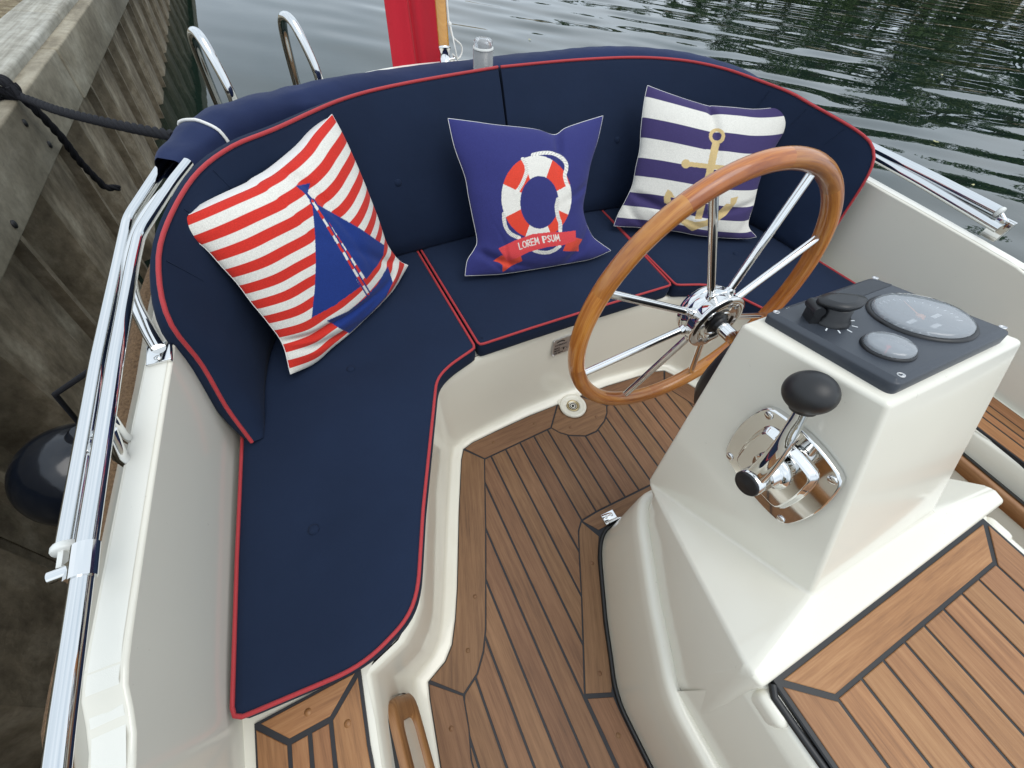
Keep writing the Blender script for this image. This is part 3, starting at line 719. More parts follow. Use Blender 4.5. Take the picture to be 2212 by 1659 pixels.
plank(hatch, poly_in([(-.2815, -.197), (.292, -.197), (.226, -.250), (-.2164, -.250)], .003), hz, (1, 0, 0), 'teak_oiled', .012)
plank(hatch, poly_in([(-.2840, -.2), (-.2164, -.254), (-.2164, -1.28), (-.2840, -1.28)], .003), hz, (0, 1, 0), 'teak_oiled', .012)
plank(hatch, poly_in([(.2940, -.2), (.226, -.254), (.226, -1.28), (.2940, -1.28)], .003), hz, (0, 1, 0), 'teak_oiled', .012)
xl = [-.2164, -.1606, -.1067, -.0509, .003, .0588, .1145, .168, .226]
for a, b in zip(xl[:-1], xl[1:]): plank(hatch, [(a + .0027, -.2535), (b - .0027, -.2535), (b - .0027, -1.28), (a + .0027, -1.28)], hz, (0, 1, 0), 'teak_oiled', .012)
# gap seal at the hatch corner
gg = Geo(); gg.tube([(-.296, -1.2, .612), (-.296, -.30, .612), (-.298, -.25, .612), (-.300, -.21, .614), (-.292, -.196, .618)], .006, 8); mk('corner_seal', gg, 'rubber', con)

# instrument panel in its own plane
PO = V(-.002, .129, .9616); PU = nrm(V(.99967, -.02563, 0)); PN = nrm(V(.00622, .24247, .97014)); PW = np.cross(PN, PU)
PO = PO + PN * .0015
pp = lambda a, b, h=0.: PO + PU * a + PW * b + PN * h
hw, hh_ = .1245, .0932
outl = fillet_closed([V(-hw, -hh_), V(hw, -hh_), V(hw, hh_), V(-hw, hh_)], .011, 6)
gg = Geo(); gg.loft([[pp(a, b, h) for a, b in [p[:2] for p in (outl if d == 0 else inset([V(q[0], q[1], 0) for q in outl], d))]] for d, h in ((0, -.012), (0, .004), (.001, .0055), (.0025, .006), (.0075, .009), (.009, .0093))], True, False, True, True)
panel = mk('instrument_panel', gg, 'panel_grey', con)
for a, b in ((-.112, .085), (.119, .086), (.119, -.083), (-.106, -.084)):
    gg = Geo(); gg.lathe([(.0046, .0085), (.0046, .0098), (.0034, .0099), (.0030, .0092), (0, .0091)], pp(a, b), PN, 16); mk('screw', gg, 'plate_metal', panel)
rc = fillet_closed([V(.002, .056), V(.118, .058), V(.108, .086), V(-.017, .083)], .004, 4)
gg = Geo(); gg.loft([[pp(a, b, h) for a, b in [p[:2] for p in (rc if d == 0 else inset([V(q[0], q[1], 0) for q in rc], d))]] for d, h in ((0, .0085), (0, .0099), (.0012, .0099), (.002, .0096))], True, False, True, False); mk('blank_cover', gg, 'panel_recess', panel)
put_text('- -', .007, pp(-.092, .083, .0094), PU, PW, PN, panel, 'print_white')
def gauge(a, b, r, big):
    gg = Geo(); gg.lathe([(r * 1.09, .0075), (r * 1.09, .0105), (r * 1.06, .0125), (r * 1.02, .0132), (r * .995, .0128), (r * .985, .010)], pp(a, b), PN, 48, u=PU)
    bz = mk('gauge', gg, 'black_plastic', con)
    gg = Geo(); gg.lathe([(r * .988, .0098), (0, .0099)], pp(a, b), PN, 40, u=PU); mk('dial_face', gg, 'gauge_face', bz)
    gg = Geo(); t = lambda ang, rr: (a + rr * math.cos(ang), b + rr * math.sin(ang))
    for k in range(25 if big else 13):
        ang = math.radians(-40 + 260 * k / (24 if big else 12)); L = .12 if k % 4 == 0 else .07
        p0, p1 = t(ang, r * .86), t(ang, r * (.86 - L)); c = pp((p0[0] + p1[0]) / 2, (p0[1] + p1[1]) / 2, .0104)
        gg.box(c, (r * L / 2, r * .011, .0002), (PU * math.cos(ang) + PW * math.sin(ang), -PU * math.sin(ang) + PW * math.cos(ang), PN))
    mk('dial_marks', gg, 'print_white', bz)
    gg = Geo(); ang = math.radians(55 if big else 200); d = PU * math.cos(ang) + PW * math.sin(ang); e = -PU * math.sin(ang) + PW * math.cos(ang)
    gg.add([pp(a, b, .0112) - d * r * .15 + e * r * .03, pp(a, b, .0112) - d * r * .15 - e * r * .03, pp(a, b, .0112) + d * r * .75 - e * r * .008, pp(a, b, .0112) + d * r * .75 + e * r * .008], [(0, 1, 2, 3)])
    gg.lathe([(r * .1, .0108), (r * .1, .0125), (0, .013)], pp(a, b), PN, 16); mk('needle', gg, 'needle_orange' if big else 'needle_red', bz)
    if big:
        for q, (da, db) in enumerate(((-.5, -.05), (-.15, -.5), (.45, -.2))):
            gg = Geo(); gg.box(pp(a + da * r * .8, b + db * r * .8, .0105), (r * .15, r * .05, .0003), (PU, PW, PN)); mk('dial_window', gg, 'print_white', bz)
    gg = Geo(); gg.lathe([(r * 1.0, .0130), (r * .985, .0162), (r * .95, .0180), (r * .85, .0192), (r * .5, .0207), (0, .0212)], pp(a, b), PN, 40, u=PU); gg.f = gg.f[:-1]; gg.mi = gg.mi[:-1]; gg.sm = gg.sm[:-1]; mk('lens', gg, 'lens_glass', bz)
gauge(.050, -.018, .0590, True); gauge(-.0645, -.0435, .0285, False)
# ignition switch with flip cap
ka, kb = -.0660, .0330
gg = Geo(); gg.lathe([(.0235, .008), (.0235, .013), (.021, .0145), (.021, .019), (.019, .021), (.019, .033), (.017, .035), (0, .0355)], pp(ka, kb), PN, 36, u=PU)
ign = mk('ignition_switch', gg, 'black_plastic', con)
gg = Geo(); capo = [V(x, y) for x, y in [(-.026, .010), (-.018, .022), (.004, .024), (.030, .006), (.040, -.006), (.034, -.014), (.010, -.020), (-.014, -.014)]]
capo = spline([V(p[0], p[1], 0) for p in capo], 36, True)
gg.loft([[pp(ka + p[0] * s_, kb + p[1] * s_, h) for p in capo] for s_, h in ((.86, .034), (1., .036), (1., .0405), (.92, .0425), (.6, .0445))], True, True, True, True); mk('switch_cap', gg, 'black_plastic', ign)
gg = Geo(); gg.tube([pp(ka - .030, kb + .004, .0285), pp(ka - .014, kb + .030, .0285)], .0075, 14); gg.box(pp(ka - .022, kb + .016, .020), (.012, .006, .011), (nrm(PU * .52 + PW * .85), nrm(PU * .85 - PW * .52), PN)); mk('cap_hinge', gg, 'black_plastic', ign)
gg = Geo()
for ang in (205, 235, 265, 300, 332, 0):
    an = math.radians(ang); d = PU * math.cos(an) + PW * math.sin(an); gg.box(pp(ka, kb, .0095) + d * .029, (.0036, .0009, .0002), (d, np.cross(PN, d), PN))
mk('switch_marks', gg, 'print_white', ign)

# wheel-shaft boot on the aft face
WC = V(.0002, .3968, .7686); wu = V(.99927, -.03829, 0); ww = V(.00167, .04355, .99905); wn = V(-.03825, -.99832, .04359)   # wn points to the console
gg = Geo(); sh_end = WC + wn * .185
gg.lathe([(.142, .02), (.142, -.012), (.132, -.024), (.09, -.034), (.045, -.038), (.022, -.038)], sh_end, wn, 36); mk('shaft_boot', gg, 'rubber', con)

# ------------------------------------------------------------------ steering wheel
wh = thing('helm_wheel', 'large steering wheel with varnished wooden rim and eight polished steel spokes', 'wheel', tuple(WC))
WR, Wr = .3024, .0174
NS = 10
for k in range(NS):
    a0, a1 = 2 * math.pi * k / NS + .25, 2 * math.pi * (k + 1) / NS + .25
    an = np.linspace(a0, a1, 22); rings = []
    for a in an:
        c = WC + WR * (math.cos(a) * wu + math.sin(a) * ww); ro = math.cos(a) * wu + math.sin(a) * ww
        rings.append([c + Wr * (math.cos(b) * ro * 1.0 + math.sin(b) * wn * 1.08) for b in np.linspace(0, 2 * math.pi, 20, endpoint=False)])
    gg = Geo(); gg.loft(rings, True, False, False, True)
    o = mk('rim_segment', gg, 'varnished_wood', wh)
    uvl = o.data.uv_layers.new(name='UVMap'); n_ = 20
    for lp in o.data.loops:
        vi = lp.vertex_index; uvl.data[lp.index].uv = ((vi // n_) / 22 * WR * (a1 - a0) + k * 1.7, (math.cos(2 * math.pi * (vi % n_) / n_ + k)) * .025 + k * .11)
hubc = WC + wn * .030
for k in range(8):
    a = math.radians(22.5 + 45 * k); d = math.cos(a) * wu + math.sin(a) * ww
    gg = Geo(); gg.tube([hubc + d * .052, WC + d * (WR - Wr * .75)], .0078, 16); gg.lathe([(.0125, .050), (.0115, .060), (.0095, .066), (.0078, .069)], hubc, d, 16); mk('spoke', gg, 'chrome', wh)
gg = Geo(); gg.lathe([(0, -.052), (.025, -.050), (.045, -.043), (.056, -.031), (.060, -.020), (.060, -.0185), (.058, -.017), (.060, -.0155), (.061, .0), (.061, .002), (.059, .003), (.061, .0045), (.0625, .018), (.064, .020), (.0655, .023), (.0645, .027), (.060, .0295), (.034, .0295), (.033, .028), (.029, .0275), (.0285, .0295), (.026, .0295), (.026, .024), (0, .024)], hubc, wn, 56)
hub = mk('hub', gg, 'chrome', wh)
for k in range(8):
    a = math.radians(0 + 45 * k + (8 if k % 2 else -8)); d = math.cos(a) * wu + math.sin(a) * ww
    gg = Geo(); gg.lathe([(.0062, .0285), (.006, .0302), (.0045, .0306), (.004, .0292), (0, .0290)], hubc + d * .047, wn, 14); mk('hub_bolt', gg, 'plate_metal', wh)
gg = Geo(); gg.lathe([(.0255, .0240), (.0255, .0275), (.019, .031), (.0165, .034), (.0165, .041)], hubc, wn, 28); mk('hub_nut', gg, 'rubber', wh)
gg = Geo(); gg.tube([hubc + wn * .03, hubc + wn * .170], .0145, 20); mk('shaft', gg, 'chrome', wh)

# ------------------------------------------------------------------ throttle
px = -.1545
thr = thing('throttle_control', 'chrome throttle lever with black ball knob on the side of the console', 'throttle', (px, .045, .785))
tc_ = [(.119, .860), (-.015, .861), (-.028, .709), (.112, .714)]
def sq(scale, bulge, h, n=12):
    c = np.mean(np.array(tc_), 0); out = []
    for i in range(4):
        a, b = V(*tc_[i]) - c, V(*tc_[(i + 1) % 4]) - c; m = nrm(a + b)
        for t in np.linspace(0, 1, n, endpoint=False):
            p = a + (b - a) * t + m * bulge * 4 * t * (1 - t); out.append(p)
    out = [V(q[0], q[1]) for q in out]
    rr = [V(*(.25 * out[i - 1] + .5 * out[i] + .25 * out[(i + 1) % len(out)])) for i in range(len(out))]
    return [V(px - h, c[0] + p[0] * scale, c[1] + p[1] * scale) for p in rr]
gg = Geo()
for seg in ([(1., .012, -.004), (1., .012, .004)], [(1., .012, .004), (.992, .012, .0062), (.975, .012, .0072)], [(.975, .012, .0072), (.72, .008, .0072)], [(.72, .008, .0072), (.705, .008, .0080), (.695, .008, .0105)], [(.695, .008, .0105), (.655, .007, .0170)], [(.655, .007, .0170), (.64, .007, .0188), (.62, .007, .0194)], [(.62, .007, .0194), (.05, .0, .0196)]):
    gg.loft([sq(*q) for q in seg], True, smooth=True)
mk('base_plate', gg, 'chrome', thr)
for y, z in ((.1085, .8505), (-.0065, .8515), (-.0185, .7170), (.102, .7215)): screw(thr, (px - .0075, y, z), (-1, 0, 0), .0068)
hc = V(px, .045, .790)
gg = Geo(); gg.lathe([(.030, .018), (.030, .024), (.024, .027), (.0215, .030), (.0210, .042), (.0205, .0425), (.0205, .0445), (.0210, .045), (.0205, .072), (.0195, .0735)], hc, (-1, 0, 0), 40); mk('hub', gg, 'chrome', thr)
gg = Geo(); gg.lathe([(.0195, .071), (.0202, .074), (.0180, .0772), (.0160, .0765), (.014, .0775), (0, .079)], hc, (-1, 0, 0), 36); mk('end_cap', gg, 'rubber', thr)
lp_ = spline([hc + V(-.060, .002, .012), hc + V(-.058, .006, .045), hc + V(-.054, .014, .085), hc + V(-.046, .026, .118), hc + V(-.042, .034, .140)], 24)
gg = Geo(); rings = []
for i, c in enumerate(lp_):
    t = nrm(lp_[min(i + 1, 23)] - lp_[max(i - 1, 0)]); u = nrm(np.cross(t, V(1, 0, 0))); w = np.cross(t, u); k = i / 23
    a_, b_ = .0145 - .006 * k, .0105 - .0025 * k
    rings.append([c + a_ * math.copysign(abs(math.cos(q)) ** .7, math.cos(q)) * u + b_ * math.copysign(abs(math.sin(q)) ** .7, math.sin(q)) * w for q in np.linspace(0, 2 * math.pi, 20, endpoint=False)])
gg.loft(rings, True, True, True, True); mk('lever', gg, 'chrome', thr)
kn = V(-.194, .089, .955); kd = nrm(kn - lp_[-1])
gg = Geo(); gg.lathe([(.011, -.029), (.016, -.027)] + [(.0315 * math.cos(a), .0275 * math.sin(a)) for a in np.linspace(-1.0, math.pi / 2, 20)], kn, kd, 36); mk('knob', gg, 'knob_black', thr)

# ------------------------------------------------------------------ seat cushions
ZS0, ZS1 = .381, .442
def flat_cushion(name, label, outline, rad, buttons):
    poly = fillet_closed([V(x, y) for x, y in outline], rad, 7)
    if area(poly) < 0: poly = poly[::-1]
    poly = resample([V(p[0], p[1], 0) for p in poly] + [V(poly[0][0], poly[0][1], 0)], 220, True)
    cen = np.mean(np.array(poly), 0)
    root = thing(name, label, 'seat cushion', (cen[0], cen[1], ZS0))
    gg = Geo(); rings = []
    for d, z in ((.004, ZS0), (.0, ZS0 + .004), (-.001, ZS0 + .014), (-.0025, ZS0 + .03), (-.001, ZS1 - .012), (.001, ZS1 - .006), (.005, ZS1 - .0025), (.010, ZS1 - .0002), (.016, ZS1 + .0015), (.020, ZS1 + .0022)):
        rings.append([V(p[0], p[1], z) for p in inset(poly, d)])
    gg.loft(rings, True, True, False, True)
    # quilted top: triangulated grid inside the last ring with button dimples
    last = rings[-1]
    b0 = len(gg.v) - len(last); 
    bm = bmesh.new(); vs_ = [bm.verts.new(p) for p in last]; f = bm.faces.new(vs_)
    bmesh.ops.triangulate(bm, faces=[f])
    for _ in range(4):
        ln = [e for e in bm.edges if e.calc_length() > .035 and not e.is_boundary]
        if ln: bmesh.ops.subdivide_edges(bm, edges=ln, cuts=1); bmesh.ops.triangulate(bm, faces=bm.faces)
    inner = [v for v in bm.verts if not v.is_boundary]
    bmesh.ops.smooth_vert(bm, verts=inner, factor=.5, use_axis_x=True, use_axis_y=True, use_axis_z=True)
    bm.verts.ensure_lookup_table()
    for v in inner:
        x, y = v.co.x, v.co.y; z = ZS1 + .0034 + .0012 * math.sin(x * 11 + y * 4) * math.sin(y * 9 - x * 3)
        for bx, by in buttons:
            r2 = ((x - bx) ** 2 + (y - by) ** 2); z -= .0075 * math.exp(-r2 / .0016)
        v.co.z = z
    idx = {v: i for i, v in enumerate(bm.verts)}
    gg.add([v.co[:] for v in bm.verts], [tuple(idx[v] for v in f.verts) for f in bm.faces], 0, True); bm.free()
    mk('cover', gg, 'navy_fabric', root, weld=True)
    gg = Geo(); gg.tube([V(p[0], p[1], ZS1 - .0022) for p in inset(poly, .0012)], .0040, 8, closed=True); mk('piping', gg, 'piping_red', root)
    for bx, by in buttons:
        gg = Geo(); gg.lathe([(.0115, -.004), (.012, 0), (.0095, .0030), (.005, .0044), (0, .0048)], (bx, by, ZS1 - .0026), (0, 0, 1), 20); mk('button', gg, 'navy_fabric', root)
    return root
CL = [(-1.084, .128), (-.868, .110), (-.776, .146), (-.741, .185), (-.679, .339), (-.607, .499), (-.529, .672), (-.482, .704), (-.384, .739), (-.400, 1.31), (-.75, 1.27), (-.93, 1.13), (-.992, .95), (-1.022, .675), (-1.054, .407)]
CR_ = [.02, .05, .03, .04, 0, 0, .03, .03, .012, .01, .05, .05, .05, 0, 0]
flat_cushion('seat_cushion', 'long navy seat cushion with red piping under the red striped pillow', CL, CR_, [(-.905, .395), (-.735, .80), (-.75, 1.06)])
flat_cushion('seat_cushion', 'short navy seat cushion with red piping under the life ring pillow', [(-.372, .743), (-.2, .7465), (0, .748), (.2, .7465), (.371, .745), (.405, 1.31), (-.388, 1.31)], [.014, 0, 0, 0, .014, .01, .01], [(-.165, 1.02), (.19, 1.02)])
flat_cushion('seat_cushion', 'navy seat cushion with red piping under the anchor pillow, behind the wheel', [(-x if i not in (0,) else 1.084, y) for i, (x, y) in enumerate(CL)][::-1], CR_[::-1], [(.905, .395), (.735, .80)])

# ------------------------------------------------------------------ back cushions
def back_cushion(name, label, bot, top, thick, buttons, side):
    B_ = spline([V(x, y, .4465) for x, y in bot], 64); T_ = spline([V(*p) for p in top], 64)
    root = thing(name, label, 'back cushion', tuple(np.mean(np.array(B_), 0)))
    rings = []; pip = []; m = 64
    for i in range(m):
        b, t = B_[i], T_[i]
        tg = nrm((B_[min(i + 1, m - 1)] - B_[max(i - 1, 0)]) + (T_[min(i + 1, m - 1)] - T_[max(i - 1, 0)]))
        up = t - b; L = np.linalg.norm(up); upn = nrm(up) if L > .02 else V(0, 0, 1)
        out = nrm(np.cross(upn, tg)) * side
        if side * 1 and (out[0] * b[0] + out[1] * (b[1] - .5)) < 0: out = -out
        k = min(1, L / .12); th = thick * (.55 + .45 * k) * min(1, .62 + .38 * max(0, (i - 22) / 14))
        prof = []
        for s_, o_ in ((0, .012), (.02, .003), (.12, -.006), (.35, -.013), (.65, -.012), (.88, -.005), (.97, .0), (1.0, .003)):
            wr = .0022 * math.sin(i * .9 + s_ * 3) * math.sin(s_ * 3.14) + .0016 * math.sin(i * .37 - s_ * 5)
            prof.append(b + up * s_ + out * (o_ * k + wr * k))
        pip.append(prof[-1] + upn * .001)
        for s_, o_ in ((1.0, .5), (1.0, .85), (.98, 1.0), (.6, 1.0), (.2, .95), (.02, .85), (0, .6)):
            prof.append(b + up * s_ + out * (o_ * th) + V(0, 0, (.004 if o_ == .5 else 0) - .012 * (s_ > .97) * (o_ > .7)))
        rings.append(prof)
    gg = Geo(); gg.loft(rings, True, True, True, True); cov = mk('cover', gg, 'navy_fabric', root)
    gg = Geo(); gg.tube(pip, .0044, 8); mk('piping', gg, 'piping_red', root)
    for i, s_ in buttons:
        b, t = B_[i], T_[i]; tg = nrm(B_[min(i + 1, m - 1)] - B_[max(i - 1, 0)]); out = nrm(np.cross(nrm(t - b), tg)) * side
        if (out[0] * b[0] + out[1] * (b[1] - .5)) < 0: out = -out
        gg = Geo(); gg.lathe([(.012, -.004), (.0125, 0), (.0095, .0032), (.005, .0046), (0, .005)], b + (t - b) * s_ - out * .0115, -out, 20); mk('button', gg, 'navy_fabric', root)
    # sewn darts where the cushion turns the corner
    for i in (17, 22, 27):
        gg = Geo(); b, t = B_[i], T_[i]; r_ = rings[i]; gg.tube([r_[6] + (r_[6] - r_[9]) * .012, r_[5], r_[4] * .5 + r_[5] * .5], [.0012, .0012, .0006], 5); mk('dart_seam', gg, 'navy_fabric', root)
    return root
botL = [(-.970, .664), (-.960, .71), (-.950, .78), (-.938, .85), (-.915, .94), (-.865, 1.04), (-.79, 1.12), (-.69, 1.175), (-.52, 1.215), (-.33, 1.235), (-.004, 1.246)]
topL = [(-.993, .655, .455), (-1.001, .702, .545), (-1.000, .745, .648), (-1.000, .762, .752), (-.986, .826, .812), (-.957, .910, .850), (-.893, 1.050, .876), (-.811, 1.140, .887), (-.705, 1.200, .891), (-.523, 1.322, .896), (-.328, 1.390, .897), (-.005, 1.448, .899)]
topR = [(1.005, .655, .46), (1.032, .680, .60), (1.040, .700, .74), (1.050, .737, .80), (1.040, .806, .831), (.952, .972, .869), (.915, 1.04, .884), (.854, 1.131, .895), (.79, 1.245, .902), (.690, 1.340, .905), (.53, 1.412, .904), (.303, 1.448, .901), (.005, 1.448, .899)]
botR = [(.985, .66), (.972, .70), (.965, .76), (.955, .82), (.945, .89), (.91, .98), (.84, 1.07), (.75, 1.14), (.62, 1.19), (.33, 1.235), (.004, 1.246)]
back_cushion('back_cushion', 'curved navy back cushion with red piping behind the red striped pillow, next to the quay', botL, topL, .055, [(45, .50), (20, .42)], 1)
back_cushion('back_cushion', 'curved navy back cushion with red piping behind the anchor pillow, on the open water side', botR, topR, .055, [(45, .50)], -1)

# ------------------------------------------------------------------ pillows
def coons(T, R, B, L, n):
    f = lambda E: np.array(spline([V(*p) for p in E], n))
    T, R, B, L = f(T), f(R), f(B), f(L); d = T.shape[1]
    u = np.linspace(0, 1, n)[None, :, None]; v = np.linspace(0, 1, n)[:, None, None]
    return (1 - v) * T[None] + v * B[None] + (1 - u) * L[:, None] + u * R[:, None] - ((1 - u) * (1 - v) * T[0] + u * (1 - v) * T[-1] + (1 - u) * v * B[0] + u * v * B[-1])
def in_poly(X, Y, poly):
    c = np.zeros(X.shape, bool); n = len(poly)
    for i in range(n):
        x1, y1 = poly[i - 1]; x2, y2 = poly[i]
        if y1 == y2: continue
        c ^= ((y1 > Y) != (y2 > Y)) & (X < (x2 - x1) * (Y - y1) / (y2 - y1) + x1)
    return c
def seg_d(X, Y, a, b):
    ax, ay = a; dx, dy = b[0] - ax, b[1] - ay; t = np.clip(((X - ax) * dx + (Y - ay) * dy) / (dx * dx + dy * dy + 1e-9), 0, 1)
    return np.hypot(X - ax - t * dx, Y - ay - t * dy), t
def line_d(X, Y, pts): return np.min([seg_d(X, Y, a, b)[0] for a, b in zip(pts[:-1], pts[1:])], 0)
def pillow(label, e3, e2, nvec, printfn, seed, folds, swell, back=.055, ride=0.):
    N = 300; P = coons(*e3, N); nvec = nrm(nvec); rg = np.random.default_rng(seed)
    # lay the print on the pillow plane by the four corners (projective map)
    ex = nrm(P[0, -1] - P[0, 0]); ey = np.cross(nvec, ex); pl2 = lambda A: np.stack([(A - P[0, 0]) @ ex, (A - P[0, 0]) @ ey], -1)
    src = pl2(np.array([P[0, 0], P[0, -1], P[-1, -1], P[-1, 0]])); dst = np.array([e2[0][0], e2[0][-1], e2[2][-1], e2[2][0]])[:, :2]; Am = []; bv = []
    for (x, y), (X_, Y_) in zip(src, dst): Am += [[x, y, 1, 0, 0, 0, -X_ * x, -X_ * y], [0, 0, 0, x, y, 1, -Y_ * x, -Y_ * y]]; bv += [X_, Y_]
    hm = np.linalg.solve(np.array(Am), np.array(bv)); g2 = pl2(P); den = hm[6] * g2[..., 0] + hm[7] * g2[..., 1] + 1
    Q = np.stack([(hm[0] * g2[..., 0] + hm[1] * g2[..., 1] + hm[2]) / den, (hm[3] * g2[..., 0] + hm[4] * g2[..., 1] + hm[5]) / den], -1)
    u = np.linspace(0, 1, N)[None, :]; v = np.linspace(0, 1, N)[:, None]
    a, b = np.abs(2 * u - 1), np.abs(2 * v - 1)
    prof = ((1 - a ** 2.1) * (1 - b ** 2.1)) ** .58
    wr = np.zeros((N, N))
    for k in range(26):
        th = rg.uniform(0, 6.28); fr = rg.uniform(6, 26); wr += math.sin(rg.uniform(0, 6)) * np.sin(fr * (math.cos(th) * u + math.sin(th) * v) + rg.uniform(0, 6)) / fr
    fold = np.zeros((N, N))
    for (cu, cv, au, av, wd, am) in folds:      # crease lines: centre, direction, width, depth
        du, dv = u - cu, v - cv; L = math.hypot(au, av); s_ = (du * au + dv * av) / L; t_ = (-du * av + dv * au) / L
        fold += am * np.exp(-(t_ / wd) ** 2) * np.exp(-(s_ / (L)) ** 2)
    hf = .066 * prof + .006 * wr * prof ** .4 + fold * np.minimum(1, prof * 2.2)
    hb = (back * ((1 - a ** 3.2) * (1 - b ** 3.2)) ** .5 + .004 * wr * prof) * (1 - .6 * v)
    F = P + nvec[None, None] * hf[..., None]; F[..., 2] = np.maximum(F[..., 2] + .006, ZS1 + .006)
    Bk = P + nrm(-nvec + V(0, 0, ride))[None, None] * hb[..., None]; Bk[..., 2] = np.maximum(Bk[..., 2] + .006, ZS1 + .005)
    root = thing('pillow', label, 'pillow', tuple(P[-1].mean(0)))
    gg = Geo(); gg.grid(F, flip=True); o = mk('front_panel', gg, 'printed_linen', root)
    colr = printfn(Q[..., 0] + swell[0] * hf / .066, Q[..., 1] + swell[1] * hf / .066, np.broadcast_to(u, (N, N)), np.broadcast_to(v, (N, N)))
    at = o.data.color_attributes.new('print', 'FLOAT_COLOR', 'POINT')
    at.data.foreach_set('color', np.concatenate([colr, np.ones((N, N, 1))], -1).astype(np.float32).ravel())
    gg = Geo(); gg.grid(Bk[::5, ::5], flip=False); mk('back_panel', gg, 'white_cloth', root)
    loop = list(F[0, ::4]) + list(F[::4, -1]) + list(F[-1, ::-4]) + list(F[::-4, 0])
    lp2 = []
    for p in loop:
        if not lp2 or np.linalg.norm(p - lp2[-1]) > 1e-4: lp2.append(p - nvec * .001)
    gg = Geo(); gg.tube(lp2, .0013, 6, closed=True); mk('seam', gg, 'white_cloth', root)
WHT, RED, BLU, NAV = V(.70, .68, .62), V(.56, .030, .020), V(.012, .035, .185), V(.030, .033, .150)
PUR, GOLD, ORG_ = V(.048, .036, .120), V(.58, .43, .205), V(.66, .055, .030)
def mask(c, m, col): c[m] = col
def print1(X, Y, u, v):
    c = np.empty(X.shape + (3,)); c[:] = WHT; mask(c, ((v * 9.75 + .62) % 1) > .47, RED)
    mask(c, in_poly(X, Y, [(862, 598), (880, 780), (886, 930), (880, 1080), (862, 1255), (1000, 1180), (1150, 1072)]), BLU)
    mask(c, in_poly(X, Y, [(888, 598), (1150, 740), (1290, 832), (1285, 890), (1250, 950), (1183, 1030)]), BLU)
    mask(c, in_poly(X, Y, [(950, 1272), (1080, 1215), (1180, 1136), (1250, 1060), (1312, 955), (1342, 1050), (1300, 1138), (1200, 1245), (1085, 1352)]), BLU)
    mask(c, in_poly(X, Y, [(765, 490), (850, 474), (832, 548)]), BLU)
    d, t = seg_d(X, Y, (815, 520), (868, 588)); mask(c, d < 8, BLU)
    d, t = seg_d(X, Y, (862, 580), (1197, 1115)); mask(c, d < 16, BLU); mask(c, (d < 7), RED); mask(c, (d < 7) & (((t * 5.6 + .90) % 1) < .45), WHT)
    return c
LET = {'L': [[(0, 0), (0, 1), (.5, 1)]], 'O': [[(.35 + .35 * math.cos(a), .5 + .5 * math.sin(a)) for a in np.linspace(0, 6.283, 14)]],
       'R': [[(0, 1), (0, 0), (.4, .05), (.5, .25), (.4, .48), (0, .52), (.5, 1)]], 'E': [[(.5, 0), (0, 0), (0, 1), (.5, 1)], [(0, .5), (.4, .5)]],
       'M': [[(0, 1), (.08, 0), (.35, .7), (.62, 0), (.7, 1)]], 'I': [[(.1, 0), (.1, 1)]], 'P': [[(0, 1), (0, 0), (.4, .05), (.5, .27), (.4, .5), (0, .55)]],
       'S': [[(.5, .12), (.25, 0), (.02, .2), (.25, .48), (.5, .75), (.25, 1), (0, .88)]], 'U': [[(0, 0), (0, .75), (.25, 1), (.5, .75), (.5, 0)]]}
